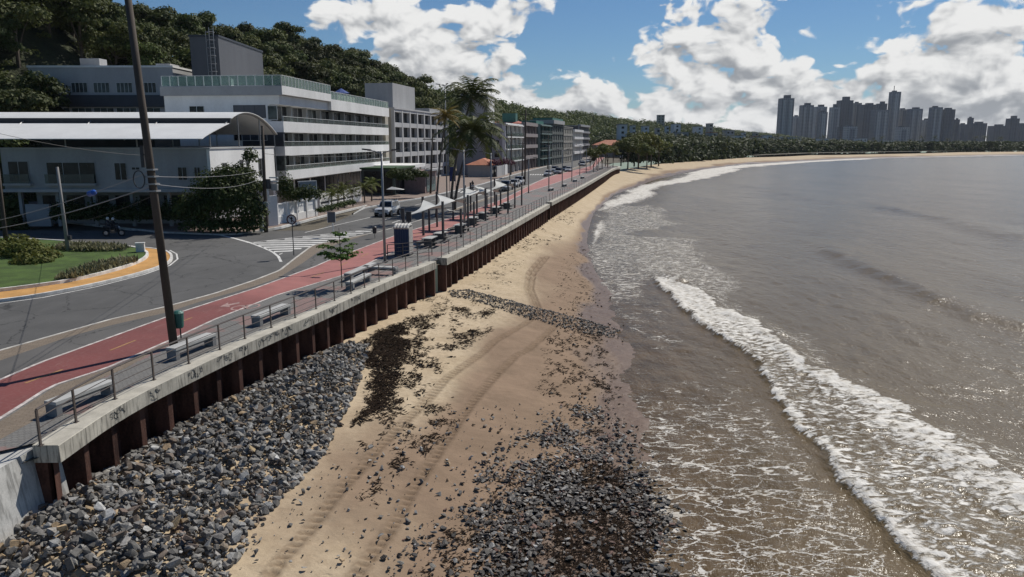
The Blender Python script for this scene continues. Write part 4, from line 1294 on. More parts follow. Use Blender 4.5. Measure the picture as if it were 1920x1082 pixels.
# vaulted canopy of white membrane
m_memb = M('white_membrane', (0.70, 0.70, 0.68), .55, .06, .4)
m_slit = M('dark_band', (.03, .032, .036), .6, .2)
XA, XB = X0 - 7, 0.2
def vault(y):
    if y < 5.3: return 8.6 + 1.6 * ((y + 2) / 7.3) ** .85
    if y < 11: return 11.5 - (11 - y) ** 2 * (.78 / 25)
    return 11.5 - (y - 11) ** 2 * (2.3 / 106)
def vlt(y0, y1, n, dz, x0, x1):
    b = MB(); A_, B_, C_, D_ = [], [], [], []
    for k in range(n + 1):
        y = y0 + (y1 - y0) * k / n; z = vault(y) + dz
        A_.append((x0, y, z)); B_.append((x1, y, z)); C_.append((x0, y, z - .06)); D_.append((x1, y, z - .06))
    b.strip(A_, B_); b.strip(D_, C_)
    for E_, F_ in ((C_, A_), (B_, D_)): b.strip(E_, F_)
    for k in (0, n): b.sheet([A_[k], B_[k], D_[k], C_[k]])
    return b
cv = vlt(-2, 5.25, 8, 0, XA, XB).build('canopy_front', m_memb, HS)
vlt(6.0, 21.3, 18, 0, XA, XB).build('canopy_top', m_memb, HS)
MB().box(XA, XB, 5.5, 5.7, 10.1, 10.72).build('clerestory', m_slit, HS)
b = MB()
for x in (XB - .3, XB - 7.5, XB - 14.5, XB - 21.5):
    b.tube([(x, y, vault(y) - .18) for y in np.linspace(-1.8, 21.2, 20)], .07, 6)
b.build('arch_frame', m_metal, HS)
for x in (XB - .3, XB - 7.5, XB - 14.5):
    for y in (.6, 8.5, 15.5, 20.9):
        zt_ = vault(y) - .15
        MB().tube([(x, y, 7.6 if y < 20 else 0), (x, y, zt_)], .07, 6).build('post', m_metal, HS)

# ---------------------------------------------------------------- generic apartment block along the avenue
def block(name, label, cat, p0, p1, depth, zt, nfl, nbay, wallm, glassm=None, style='grid', endm=None, slabm=None, zg=0.0, group=None, rec=.9):
    p0 = Vector(p0); p1 = Vector(p1); L = (p1 - p0).length
    t = thing(name, label, cat, (p0.x, p0.y, 0), math.atan2(p1.y - p0.y, p1.x - p0.x), group)
    glassm = glassm or m_glass; slabm = slabm or wallm
    MB().box(0, L, rec, depth, 0, zt).build('wall', endm or wallm, t)
    fh = (zt - zg) / nfl
    if style == 'grid':
        f = MB()
        for k in range(nbay + 1):
            x = L * k / nbay; f.box(max(0, x - .35), min(L, x + .35), 0, rec, 0, zt)
        for k in range(nfl + 1):
            z = zg + fh * k
            for q in range(nbay):
                f.box(L * q / nbay + .351, L * (q + 1) / nbay - .351, .05, rec, max(0, z - .55), min(zt, z + .35))
        f.build('facade_frame', slabm, t)
    else:
        for k in range(1, nfl + 1):
            z = zg + fh * k
            MB().box(.2, L - .2, -.5, rec, z - .25, z + (.75 if style == 'band' else .05)).build('balcony', slabm, t)
            if style == 'rail' and k < nfl:
                MB().box(.3, L - .3, -.46, -.42, z + .05, z + 1.0).build('balustrade', m_gglass2, t)
    if style == 'rail' or style == 'band':
        for q in range(nbay + 1):
            x = min(max(L * q / nbay, .2), L - .2); MB().box(x - .2, x + .2, .1, rec, 0, zt).build('pillar', slabm, t)
    for k in range(nfl):
        for q in range(nbay):
            z0 = zg + fh * k + (.36 if style == 'grid' else .8 if style == 'band' else .1); z1 = zg + fh * (k + 1) - (.56 if style == 'grid' else .3)
            window(t, 'y', L * q / nbay + .4, L * (q + 1) / nbay - .4, z0, z1, rec, glassm, 2, m_dkmetal)
    MB().box(-.12, L + .12, -.1, depth + .1, zt, zt + .3).build('parapet', slabm, t)
    return t
B2 = block('grid_building', 'grey grid fronted building with square dark windows beside the white hotel', 'building', (-22.9, 149), (-15.7, 188.4), 14, 14.5, 5, 8, m_wallg, endm=m_beige, slabm=M('light_grey_frame', (.46, .46, .46), .8, .08, .4, streak=True), rec=.7)
MB().box(9.5, 24.5, 3.5, 9.5, 14.8, 20.1).build('roof_room', m_wallg, B2)
MB().box(24.51, 24.6, 5, 6.2, 14.8, 17).build('roof_door', m_dkgrey, B2)
MB().box(24.7, 39, .2, 7, 14.8, 15.6).build('roof_terrace', m_wallg, B2)
B3 = block('apartment_block', 'grey sided apartment block with white balconies and tall roof block, behind the coconut palms', 'apartment block', (-1.6, 194), (3.0, 219), 13, 12.6, 4, 4, M('violet_grey_render', (.33, .32, .34), .85, .1, .4, streak=True), style='rail', slabm=m_wall)
MB().box(1, 9, 5, 12, 12.9, 20.3).build('roof_block', m_wallg, B3)
MB().box(.85, 9.1, 4.8, 5, 12.9, 20.3).build('roof_block_face', m_wall, B3)
for k in range(4): window(B3, 'x', 1.6, 3.0, 1.2 + k * 3, 2.6 + k * 3, 0, m_glass, 1)
MB().box(-.12, -.01, 3.6, 5.2, 1, 11).build('dark_strip', m_navy, B3)
m_red_tile = M('red_roof_tile', (0.36, 0.10, 0.07), .85, .2, .8, .4, 12)
m_orange_tile = M('orange_roof_tile', (0.42, 0.16, 0.09), .85, .2, .8, .4, 12)
m_teal = M('teal_panel', (0.05, 0.16, 0.13), .6, .2)
m_dkgreen = M('dark_green_cladding', (0.03, 0.045, 0.045), .5, .2)
m_net = M('building_net', (0.10, 0.115, 0.11), .9, .25, .6, .3, 30)
m_net2 = M('pale_building_net', (0.30, 0.285, 0.25), .9, .25, .5, .4, 20)
def hip(par, x0, x1, y0, y1, z, h, m, name='roof'):
    d = min(x1 - x0, y1 - y0) / 2
    b = MB()
    v = [(x0, y0, z), (x1, y0, z), (x1, y1, z), (x0, y1, z)]
    if x1 - x0 > y1 - y0: v += [(x0 + d, (y0 + y1) / 2, z + h), (x1 - d - .01, (y0 + y1) / 2, z + h)]; f = [(0, 1, 5, 4), (2, 3, 4, 5), (1, 2, 5), (3, 0, 4), (3, 2, 1, 0)]
    else: v += [((x0 + x1) / 2, y0 + d, z + h), ((x0 + x1) / 2, y1 - d - .01, z + h)]; f = [(1, 2, 5, 4), (3, 0, 4, 5), (0, 1, 4), (2, 3, 5), (3, 2, 1, 0)]
    b.add(v, f); return b.build(name, m, par)
B4 = block('apartment_block', 'brown apartment block with red roof terrace, right of the grey sided block', 'apartment block', (3.6, 222), (7.8, 243), 13, 13.0, 4, 4, M('brown_render', (.20, .165, .15), .85, .12, .5), style='band', slabm=M('mauve_slab', (.27, .235, .23), .8, .1))
hip(B4, 0, 20, .5, 12, 13.3, 1.5, m_red_tile)
MB().box(2, 5, 3, 7, 13.3, 16.3).build('roof_room', m_teal, B4)
B5 = block('apartment_block', 'dark green glass apartment block with teal balconies', 'apartment block', (9.2, 247), (13.6, 266), 13, 13.4, 5, 3, m_dkgreen, style='rail', slabm=M('pale_teal', (.16, .22, .21), .7, .15), endm=m_dkgreen)
MB().box(3, 16, 2, 9, 13.7, 14.9).build('roof_room', m_teal, B5)
B6 = block('apartment_block', 'apartment block wrapped in grey green construction netting', 'apartment block', (14.2, 268), (19.6, 291), 13, 14.0, 5, 5, m_net, m_net, 'grid', slabm=m_net, rec=.3)
MB().box(-.3, 23, -.6, 8, 14.3, 15.6).build('roof_slab', m_wallg, B6)
MB().box(0, 22.6, 0, 7, 15.6, 16.3).build('green_roof', m_teal, B6)
B7 = block('apartment_block', 'apartment block wrapped in pale stained construction netting', 'apartment block', (20.0, 294), (25.4, 318), 14, 13.6, 5, 5, m_net2, m_net2, 'grid', slabm=m_net2, rec=.25)
hip(B7, 2, 16, 3, 12, 13.9, 3.2, m_orange_tile)
B8 = block('apartment_block', 'low apartment block with white balcony bands, left of the beach end trees', 'apartment block', (26.0, 322), (32.5, 350), 15, 12.4, 4, 5, m_wallg, style='band', slabm=m_wall)
B9 = block('apartment_block', 'dark apartment block with grey bands, farthest along the avenue', 'apartment block', (33, 372), (41, 405), 15, 15.5, 5, 5, m_dkgrey, style='band', slabm=m_fascia)
B10 = thing('tiled_house', 'low house with an orange tiled roof behind the end of the avenue', 'house', (45, 395, 0), .2)
MB().box(0, 16, 0, 10, 0, 6.2).build('wall', m_beige, B10); hip(B10, -.6, 16.6, -.6, 10.6, 6.2, 2.6, m_orange_tile)
for k in range(4): window(B10, 'y', 1 + k * 3.8, 3 + k * 3.8, 3.4, 5, 0, m_glass, 2)
p = G(905, 330, 0)
B11 = thing('tiled_house', 'small white house with an orange tiled roof behind the coconut palms', 'house', (-4.6, 178, 0), math.atan2(25, 4.6))
MB().box(0, 9, 0, 6, 0, 2.8).build('wall', m_wallg, B11); hip(B11, -.5, 9.5, -.5, 6.5, 2.8, 1.5, m_orange_tile)
window(B11, 'y', 1, 3, .8, 2.4, 0, m_glass, 2); window(B11, 'y', 5, 7.5, .8, 2.4, 0, m_glass, 2)
# houses and flats on the slope behind the bay trees
smalls = [(1160, 1183, 232, 262, 470), (1186, 1194, 234, 250, 520), (1206, 1222, 235, 262, 560), (1232, 1240, 239, 262, 520), (1250, 1256, 235, 255, 620), (1264, 1282, 231, 262, 640), (1270, 1300, 247, 264, 520), (1306, 1324, 236, 262, 660), (1329, 1341, 230, 262, 680), (1334, 1352, 247, 264, 600), (1362, 1384, 243, 264, 640), (1366, 1404, 253, 265, 620), (1395, 1400, 247, 258, 700), (1416, 1425, 247, 262, 720), (1412, 1436, 254, 265, 640), (1438, 1452, 252, 266, 700), (1455, 1476, 255, 266, 720), (1482, 1512, 256, 266, 760), (1540, 1562, 258, 266, 800), (1612, 1634, 258, 267, 860), (1655, 1690, 262, 268, 900), (1730, 1760, 263, 269, 960), (1233, 1252, 214, 228, 905)]
adj = ['square', 'narrow', 'boxy', 'thin', 'slim', 'stepped roof', 'long low', 'two tone', 'tall square', 'low pale', 'wide', 'very long low', 'tiny', 'small upright', 'flat roofed', 'small', 'broad', 'long', 'low', 'small low', 'wide low', 'flat', 'grey ridge top']
ordn = ['first', 'second', 'third', 'fourth', 'fifth', 'sixth', 'seventh', 'eighth', 'ninth', 'tenth', 'eleventh', 'twelfth', 'thirteenth', 'fourteenth', 'fifteenth', 'sixteenth', 'seventeenth', 'eighteenth', 'nineteenth', 'twentieth', 'twenty first', 'twenty second', 'twenty third', 'twenty fourth', 'twenty fifth', 'twenty sixth', 'twenty seventh', 'twenty eighth', 'twenty ninth']
order = sorted(range(len(smalls)), key=lambda i: smalls[i][0])
for i, (u0, u1, vt, vb, Y) in enumerate(smalls):
    a, c = P(u0, vt + 2, Y), P(u1 - (u1 - u0) * .3, vt + 2, Y)
    wd = c.x - a.x; r_ = rnd.random()
    t = thing('hillside_house', f'{adj[i]} pale building among the trees behind the bay, {ordn[order.index(i)]} from the left', 'building', (a.x, Y, 0), rnd.uniform(-.1, .15), 'pale buildings among the bay trees')
    mt = [m_wall, m_wallg, m_beige, m_wall][int(r_ * 4)]
    MB().box(0, wd, 0, 12, 0, a.z).build('wall', mt, t)
    MB().box(-.3, wd + .3, -.3, 12.3, a.z, a.z + .4).build('roof', m_orange_tile if i in (9, 14) else m_fascia, t)
    fl = max(1, int((a.z - 5) / 3)); nb = max(1, int(wd / 3.2))
    for k in range(fl):
        for q in range(nb):
            x = wd * (q + .5) / nb
            MB().box(x - .8, x + .8, -.05, -.005, a.z - 2.4 - 3 * k, a.z - 1.0 - 3 * k).build('window', m_glass, t)
# ---------------------------------------------------------------- skyline
def tower_mat(name, base):
    m, nt, b = newmat(name)
    co = objco(nt)
    sp_ = nt.new('ShaderNodeSeparateXYZ'); nt.set(sp_.inputs[0], co)
    fz = nt.math('FRACT', nt.math('MULTIPLY', sp_.outputs[2], 1 / 3.1))
    fx_ = nt.math('FRACT', nt.math('MULTIPLY', nt.math('ADD', sp_.outputs[0], sp_.outputs[1]), 1 / 4.2))
    wz = nt.mapr(nt.math('ABSOLUTE', nt.math('SUBTRACT', fz, .5)), .2, .26, 1, 0); wx = nt.mapr(nt.math('ABSOLUTE', nt.math('SUBTRACT', fx_, .5)), .24, .3, 1, 0)
    c = nt.mix(nt.math('MULTIPLY', nt.math('MULTIPLY', wz, wx), .75), base, (0.03, 0.035, 0.04))
    nt.set(b.inputs['Base Color'], c); b.inputs['Roughness'].default_value = .7
    return m
tm = [tower_mat('tower_grey', (.26, .27, .285)), tower_mat('tower_pale', (.46, .46, .455)), tower_mat('tower_dark', (.14, .145, .16)), tower_mat('tower_warm', (.30, .275, .25))]
towers = [(1462, 1488, 184, 178, 1700, 0, 'slab tower standing alone at the left end of the skyline'), (1487, 1502, 218, 0, 1900, 1, 'short pale block between the first two skyline towers'), (1502, 1525, 197, 193, 1750, 0, 'second tall tower from the left of the skyline, with sloped crown'),
 (1528, 1550, 200, 196, 1800, 1, 'tower with a dark pointed crown in the skyline left group'), (1536, 1551, 210, 0, 1700, 0, 'slim lower tower in front of the pointed crown tower'), (1557, 1574, 201, 195, 1750, 1, 'pale tower left of the wide dark twin topped tower'), (1573, 1599, 188, 181, 1780, 2, 'wide dark tower with stepped top in the skyline left group'),
 (1600, 1614, 193, 0, 1900, 3, 'narrow brownish tower standing in a gap of the skyline'), (1617, 1644, 196, 193, 1800, 2, 'broad dark tower left of the tallest tower cluster'), (1640, 1668, 206, 0, 1700, 0, 'broad grey tower directly in front of the tallest tower'), (1645, 1662, 194, 190, 1850, 2, 'dark topped tower just left of the tallest tower'),
 (1669, 1687, 172, 0, 1850, 0, 'tallest skyline tower, slender with a rooftop mast'), (1686, 1704, 205, 0, 1900, 3, 'brownish tower right beside the tallest tower'), (1706, 1730, 204, 201, 1800, 0, 'grey tower second to the right of the tallest tower'), (1730, 1744, 225, 222, 1850, 1, 'short tower between the right hand tower pairs'),
 (1747, 1767, 201, 0, 1750, 0, 'left half of the wide twin towers at right of the skyline'), (1767, 1791, 205, 202, 1760, 2, 'right half of the wide twin towers at right of the skyline'), (1791, 1799, 224, 0, 1800, 2, 'small dark block at the right foot of the twin towers'), (1801, 1817, 233, 0, 1900, 2, 'low dark block left of the thin chimney like tower'), (1816, 1825, 221, 0, 1950, 2, 'thin chimney like tower right of the twin towers'),
 (1825, 1852, 231, 228, 1900, 2, 'low wide dark block right of the thin tower'), (1863, 1890, 236, 233, 2000, 2, 'low dark block left of the rightmost tower'), (1893, 1912, 222, 217, 1900, 2, 'rightmost tall dark tower with a small roof box'), (1912, 1935, 233, 0, 2000, 2, 'last dark block cut by the right edge of the photo'),
 (1587, 1609, 237, 0, 1350, 1, 'nearer mid rise block with pale balcony lines below the skyline'), (1573, 1586, 238, 0, 1400, 2, 'nearer dark mid rise block below the wide dark tower'), (1685, 1707, 239, 0, 1500, 1, 'nearer pale low block below the tallest tower')]
for i, (u0, u1, vt, vc, Y, k, lab) in enumerate(towers):
    a, c = P(u0 + (264 - vt) * .05, vt, Y), P(u1 + (264 - vt) * .05, vt, Y); wd = (c.x - a.x) * .92
    t = thing('skyline_tower', lab, 'tower', (a.x, Y, 0), -.0, 'high rise towers of the skyline')
    MB().box(0, wd, 0, wd * .8, 0, a.z).build('wall', tm[k], t)
    n_ = max(1, int(wd / 11))
    for q in range(n_):
        x = wd * (q + .5) / n_
        MB().box(x - wd * .1 / n_ * 2, x + wd * .1 / n_ * 2, -1.3, -.01, 6, a.z - 4).build('balcony_column', tm[(k + 1) % 2 if k < 2 else 2], t)
    if vc:
        zc = P(u0, vc, Y).z; MB().box(wd * .3, wd * .75, wd * .1, wd * .5, a.z, zc).build('roof_block', tm[2], t)
    else: MB().box(wd * .15, wd * .6, wd * .2, wd * .5, a.z, a.z + 3).build('roof_block', tm[2], t)
    if vt == 172: MB().cyl((wd * .3, wd * .3, a.z), .8, 14, n=6).build('mast', m_dkmetal, t)
# ================================================================== ROCKS, STONES, SEAWEED
import bmesh
def rock_mesh(name, seed, npt=13, mats=None):
    r = random.Random(seed)
    bm = bmesh.new()
    sx, sy_, sz = r.uniform(.75, 1.2), r.uniform(.6, 1.0), r.uniform(.42, .75)
    for i in range(npt):
        d = Vector((r.gauss(0, 1), r.gauss(0, 1), r.gauss(0, 1))).normalized()
        k = r.uniform(.8, 1.0)
        p = Vector((d.x, d.y, d.z)); m_ = max(abs(p.x), abs(p.y), abs(p.z)); p = p.lerp(p / m_ * .8, .55) * k
        bm.verts.new((p.x * sx, p.y * sy_, p.z * sz))
    g = bmesh.ops.convex_hull(bm, input=bm.verts)
    bmesh.ops.delete(bm, geom=[v for v in bm.verts if not v.link_faces], context='VERTS')
    bmesh.ops.dissolve_limit(bm, angle_limit=.22, verts=bm.verts, edges=bm.edges)
    bmesh.ops.recalc_face_normals(bm, faces=bm.faces)
    me = bpy.data.meshes.new(name); bm.to_mesh(me); bm.free()
    return me
def rock_mat(name, base, rough=.85, base2=None, spec=.3):
    return M(name, base, rough, .35, 3.5, .5, 22, rand=.3, base2=base2, spec=spec, bdist=.03)
RM = [rock_mat('dark_basalt', (.160, .152, .140)), rock_mat('grey_granite', (.270, .257, .236)), rock_mat('brownish_rock', (.21, .165, .13)), rock_mat('tan_rock', (.40, .29, .18)), rock_mat('pale_granite', (.36, .355, .34))]
WM = [rock_mat('wet_dark_stone', (.032, .026, .021), .5, spec=.4), rock_mat('wet_grey_stone', (.065, .056, .047), .55, spec=.4), rock_mat('damp_grey_stone', (.15, .138, .12), .6), rock_mat('reddish_stone', (.13, .075, .055), .6), rock_mat('pale_stone', (.30, .29, .27), .7)]
def scatter(poly, n, seed, smin, smax, power, layers=1, zr=0.0, dens=None):
    rng = np.random.default_rng(seed)
    P_ = np.array(poly); lo = P_.min(0); hi = P_.max(0)
    x = rng.uniform(lo[0], hi[0], n * 6); y = rng.uniform(lo[1], hi[1], n * 6)
    k = inpoly(x, y, poly)
    if dens is not None: k &= rng.random(len(x)) < dens(x, y)
    x, y = x[k][:n], y[k][:n]
    s = smin + (smax - smin) * rng.random(len(x)) ** power
    return x, y, s, rng
def rocks(name, labels, cat, group, stuff_name, stuff_label, poly, n, seed, smin, smax, power, mats, mw, ind, sink, zr, dens=None, npt=13, umax=None, flat=1.0, tilt=.5):
    x, y, s, rng = scatter(poly, n, seed, smin, smax, power, dens=dens)
    if umax is not None:
        k = beach_u(x, y) < umax; x, y, s = x[k], y[k], s[k]
    z = beach_z(x, y, False)
    sd = polysd(x, y, poly)
    z = z + s * sink + rng.random(len(x)) * zr * sstep(-.1, 1.2, sd)
    mi = rng.choice(len(mats), len(x), p=mw)
    order = np.argsort(-(s / np.hypot(x, y)))
    # only what the frame shows becomes an individual
    vis = [i for i in order if abs(x[i]) < y[i] * .70 and y[i] > 17.6]
    ind_set = set(vis[:ind])
    protos_ = {}
    for m_ in range(len(mats)):
        for k in range(5):
            me = rock_mesh(name, seed * 100 + m_ * 10 + k, npt); me.materials.append(mats[m_]); protos_[m_, k] = me
    SV, SF, SM = [], [], []; off = 0
    for i in range(len(x)):
        me = protos_[int(mi[i]), int(rng.integers(5))]
        e = (rng.normal() * tilt, rng.normal() * tilt, rng.uniform(0, 6.28)); fl = flat * rng.uniform(.75, 1.2)
        if i in ind_set:
            o = bpy.data.objects.new(name, me); col.objects.link(o)
            o.location = (x[i], y[i], z[i]); o.rotation_euler = e; o.scale = (s[i] * .5, s[i] * .5, s[i] * .5 * fl)
            tag(o, labels[int(mi[i])], cat, group)
        else:
            Mx = Matrix.Translation((x[i], y[i], z[i])) @ Matrix.Rotation(e[2], 4, 'Z') @ Matrix.Rotation(e[0], 4, 'X') @ Matrix.Rotation(e[1], 4, 'Y') @ Matrix.Diagonal((s[i] * .5, s[i] * .5, s[i] * .5 * fl, 1))
            SV += [tuple(Mx @ v.co) for v in me.vertices]
            for p in me.polygons: SF.append(tuple(off + v for v in p.vertices)); SM.append(int(mi[i]))
            off += len(me.vertices)
    if SF:
        me = bpy.data.meshes.new(stuff_name); me.from_pydata(SV, [], SF)
        for m_ in mats: me.materials.append(m_)
        me.polygons.foreach_set('material_index', SM); me.update()
        o = bpy.data.objects.new(stuff_name, me); col.objects.link(o); tag(o, stuff_label, cat, kind='stuff')
names = ('dark grey', 'mid grey', 'brownish', 'tan', 'pale grey')
rocks('riprap_rock', [f'{c} angular rock in the dry riprap heap below the nearest seawall' for c in names], 'rock', 'riprap rocks below the seawall', 'riprap', 'smaller broken rocks filling the riprap heap below the seawall', riprap, 9500, 5, .13, .50, 2.6, RM, (.34, .40, .12, .05, .09), 300, .12, .34)
wn = ('black wet', 'dark grey wet', 'grey damp', 'reddish', 'pale')
rocks('beach_stone', [f'{c} stone scattered on the damp sand at the waterline' for c in wn], 'stone', 'stones scattered at the waterline', 'shingle', 'small dark wet stones covering the sand at the waterline', shore_st, 9500, 6, .045, .34, 3.6, WM, (.36, .34, .17, .06, .07), 300, .16, .05,
      dens=lambda x, y: sstep(-.1, 2.2, polysd(x, y, shore_st)) * (.10 + 1.0 * sstep(.38, .62, fbm(x * .6, y * .6, 81, 3))) + .04, npt=10, flat=.62, tilt=.25)
rocks('groyne_stone', ['groyne stone'] * 5, 'stone', None, 'groyne', 'low line of dark stones running from the seawall step across the beach to the water', groyne, 2400, 8, .08, .26, 1.6, [WM[1], WM[2], RM[0], RM[1], WM[0]], (.3, .25, .2, .1, .15), 0, .15, .05, npt=9, flat=.7, tilt=.3)
sparse = polyw([(930, 870), (1000, 700), (1010, 600), (1080, 560), (1130, 470), (1090, 480), (1080, 420), (1110, 470), (1130, 520), (1175, 600), (1170, 720), (1220, 800), (1200, 900), (1000, 900)], -3.2)
rocks('loose_stone', ['loose stone'] * 5, 'stone', None, 'loose_stones', 'loose dark stones and pebbles strewn along the wet sand', sparse, 800, 9, .05, .24, 2.4, WM, (.45, .3, .15, .05, .05), 0, .2, .0, dens=lambda x, y: sstep(.48, .68, fbm(x * .5, y * .28, 83, 3)), npt=9)
tagp = polyw([(420, 1100), (480, 1000), (560, 925), (640, 850), (740, 800), (860, 760), (980, 740), (960, 880), (860, 960), (760, 1040), (700, 1100)], -2.8)
rocks('strewn_rock', ['strewn rock'] * 5, 'rock', None, 'strewn_rocks', 'few small rocks strewn over the sand between riprap and waterline', tagp, 420, 10, .06, .3, 2.4, RM, (.35, .35, .15, .08, .07), 0, .25, .0, npt=9)
# seaweed
m_weed = M('seaweed', (0.018, 0.011, 0.007), .95, .5, 4.0, base2=(.036, .022, .013), spec=.1)
def weed(polys):
    rng = np.random.default_rng(21); Q = []
    for poly, n, sc_, lo, hi, smx in polys:
        x, y, s, _ = scatter(poly, n, int(n + lo * 100), .05, smx, 1.8, dens=lambda x, y: sstep(lo, hi, fbm(x * sc_, y * sc_ * .55, 91 + n % 7, 4)) * sstep(-.05, .9, polysd(x, y, poly)))
        z = beach_z(x, y)
        c = np.stack([x, y, z + .012 + rng.random(len(x)) * s * .22], -1)
        a = rng.normal(size=len(x)) * .7 + .25; u_ = np.stack([np.cos(a), np.sin(a), rng.normal(size=len(x)) * .28], -1); v_ = np.stack([-np.sin(a), np.cos(a), rng.normal(size=len(x)) * .28], -1)
        q = lambda k: (k * s * (.7 + .6 * rng.random(len(x))))[:, None]
        Q.append(np.stack([c - u_ * q(1.15), c - v_ * q(.28), c + u_ * q(1.15) + np.array([0, 0, 1]) * q(.1), c + v_ * q(.3)], 1))
    o = soup('seaweed', np.concatenate(Q), 4, m_weed)
    tag(o, 'dark brown seaweed washed up in drifts over the sand', 'seaweed', kind='stuff')
weed([(polyw([(640, 660), (700, 622), (780, 590), (800, 610), (770, 650), (760, 700), (740, 750), (660, 800), (610, 850), (600, 830), (670, 740), (690, 690), (650, 680)], -2.4), 9500, 1.2, .30, .58, .16),
      (polyw([(690, 640), (760, 596), (850, 570), (940, 580), (930, 610), (860, 660), (800, 730), (760, 780), (700, 830), (660, 840), (740, 700)], -2.5), 4600, 1.7, .42, .68, .16),
      (polyw([(770, 740), (850, 730), (870, 790), (800, 860), (690, 960), (640, 940), (720, 850)], -2.7), 1300, 2.2, .42, .74, .13),
      (polyw([(860, 540), (900, 500), (950, 470), (1010, 430), (1040, 420), (980, 500), (930, 550)], -2.5), 1000, 1.5, .46, .70, .2),
      (polyw([(1000, 720), (1010, 640), (1060, 600), (1140, 620), (1170, 700), (1180, 800), (1100, 830), (1040, 780)], -3.2), 2200, 3.0, .40, .78, .13),
      (polyw([(1020, 570), (1040, 500), (1090, 440), (1120, 470), (1130, 570), (1080, 590)], -3.1), 900, 2.6, .40, .78, .18),
      (polyw([(740, 1100), (800, 1000), (920, 880), (1100, 800), (1250, 900), (1320, 1100)], -3.1), 2400, 2.6, .40, .75, .12),
      (polyw([(1010, 880), (1090, 830), (1180, 860), (1270, 960), (1330, 1110), (880, 1110), (930, 1010)], -3.2), 9000, 1.0, .22, .5, .10),
      (polyw([(690, 560), (760, 540), (850, 557), (960, 560), (1000, 580), (900, 590), (800, 600)], -2.4), 900, 1.2, .5, .6, .14),
      (polyw([(870, 520), (1000, 430), (1080, 380), (1100, 390), (1060, 440), (960, 540)], -2.6), 900, .35, .52, .62, .3)])

# ================================================================== TREES AND PLANTS
# trees along the bay
bpx = sorted([(960 + FOC * x / y, y) for y, x in bi if y > 255])
fYb = lambda u: float(np.interp(u, [p[0] for p in bpx], [p[1] for p in bpx]))
bay = [make_tree('bay_tree', 'dark leafy tree in the row behind the bay beach', 'tree', 4.4, 6.8, 4.6, 1500, .75, m_leaf, 300 + k, 'trees in the row behind the bay beach', nl=9) for k in range(3)]
bayp = [make_palm('bay_palm', 'slender coconut palm in the row behind the bay beach', 9.5 + k, 3.4, 13, m_leaf_p, 'palms in the row behind the bay beach', 320 + k, (rnd.uniform(-.8, .8), rnd.uniform(-.8, .8)), .17, nleaf=11) for k in range(2)]
us = [1240 + k * 9.6 + rnd.uniform(-3, 3) for k in range(68)]
for k, u in enumerate(us):
    Y = fYb(u) + rnd.uniform(4, 22); d = D(u, 280); X = d[0] / d[1] * Y
    pr = bayp[k % 2] if k % 5 in (1, 3) else bay[k % 3]
    place(pr, USED, (X, Y, -1.0), rnd.uniform(0, 6.28), rnd.uniform(.82, 1.2))
hb = [make_tree('almond_tree', 'bright green spreading tree at the end of the promenade', 'tree', 4.6, 6.2, 6.2, 1900, .6, m_leaf_y, 340 + k, 'bright trees at the end of the promenade', nl=11) for k in range(2)]
for k, (u, Y, s) in enumerate(((1178, 268, 1.0), (1198, 276, 1.15), (1222, 288, 1.2), (1236, 300, 1.05), (1190, 300, 1.2), (1165, 300, 1.05), (1214, 262, .8))):
    d = D(u, 280); place(hb[k % 2], USED, (d[0] / d[1] * Y, Y, -.2), k * 1.3, s)
sp2 = [make_tree('promenade_tree', 'small yellow green tree planted on the far promenade', 'tree', 2.5, 3.4, 5.0, 900, .42, m_leaf_y, 350 + k, 'small trees on the far promenade', .11, nl=8) for k in range(2)]
for k, (u, Y, s) in enumerate(((1113, 205, .95), (1122, 214, 1.05), (1130, 226, 1.1), (1140, 236, 1.1), (1150, 246, 1.0), (1107, 232, .9), (1136, 252, 1.1))):
    d = D(u, 280); place(sp2[k % 2], USED, (d[0] / d[1] * Y, Y, 0), k * 1.3, s)
pts = []
for k in range(1500):
    u = rnd.uniform(1120, 1975); Yb = fYb(u) if u > 1180 else 420
    Y = Yb + 14 + 620 * rnd.random() ** 1.5
    d = D(u, 280); q = (Y - Yb)
    rise = max(0, 1 - max(0, (u - 1330)) / 330) * q * .022
    pts.append(Vector((d[0] / d[1] * Y, Y, -1 + rise)))
for k in range(620):
    u = rnd.uniform(1120, 1500); Yb = fYb(u) if u > 1180 else 400
    q = 10 + 330 * rnd.random() ** 1.2; Y = Yb + q; d = D(u, 280)
    pts.append(Vector((d[0] / d[1] * Y, Y, -1 + max(0, 1 - max(0, (u - 1330)) / 330) * q * .027)))
for k in range(160):
    u = rnd.uniform(1235, 1950); Y = fYb(u) + rnd.uniform(3, 9); d = D(u, 280)
    pts.append(Vector((d[0] / d[1] * Y, Y, -3.6)))
far_mass('coastal_wood', 'dark belt of trees between the bay beach and the skyline', 'wood', pts, (3.2, 5.0), 120, 1.45, m_leaf)
# coconut palms by the avenue
def palm_at(bu, bv, cu, cv, R_, nf, mat, lab, seed, droop=1.0, r0=.19):
    b_ = G(bu, bv, 0); c = P(cu, cv, b_.y)
    t = make_palm('coconut_palm', lab, c.z, R_, nf, mat, 'coconut palms beside the avenue', seed, (c.x - b_.x, 0), r0, droop)
    t.location = b_; return t
palm_at(846, 378, 884, 184, 5.0, 32, m_leaf_p, 'tallest coconut palm, its crown against the clouds above the avenue', 401)
palm_at(852, 393, 886, 250, 5.3, 36, m_leaf_p, 'lower dense coconut palm with drooping fronds just below the tallest palm', 402, 1.25)
palm_at(818, 407, 836, 218, 1.9, 22, m_leaf_py, 'thin palm with a small yellowing crown in front of the grid building', 403, .8, .13)
gp = make_palm('garden_palm', 'small fan palm in the hotel front garden', 1.9, 1.6, 16, m_leaf_y, 'small palms in the hotel front garden', 410, (.1, 0), .1, .9, 14)
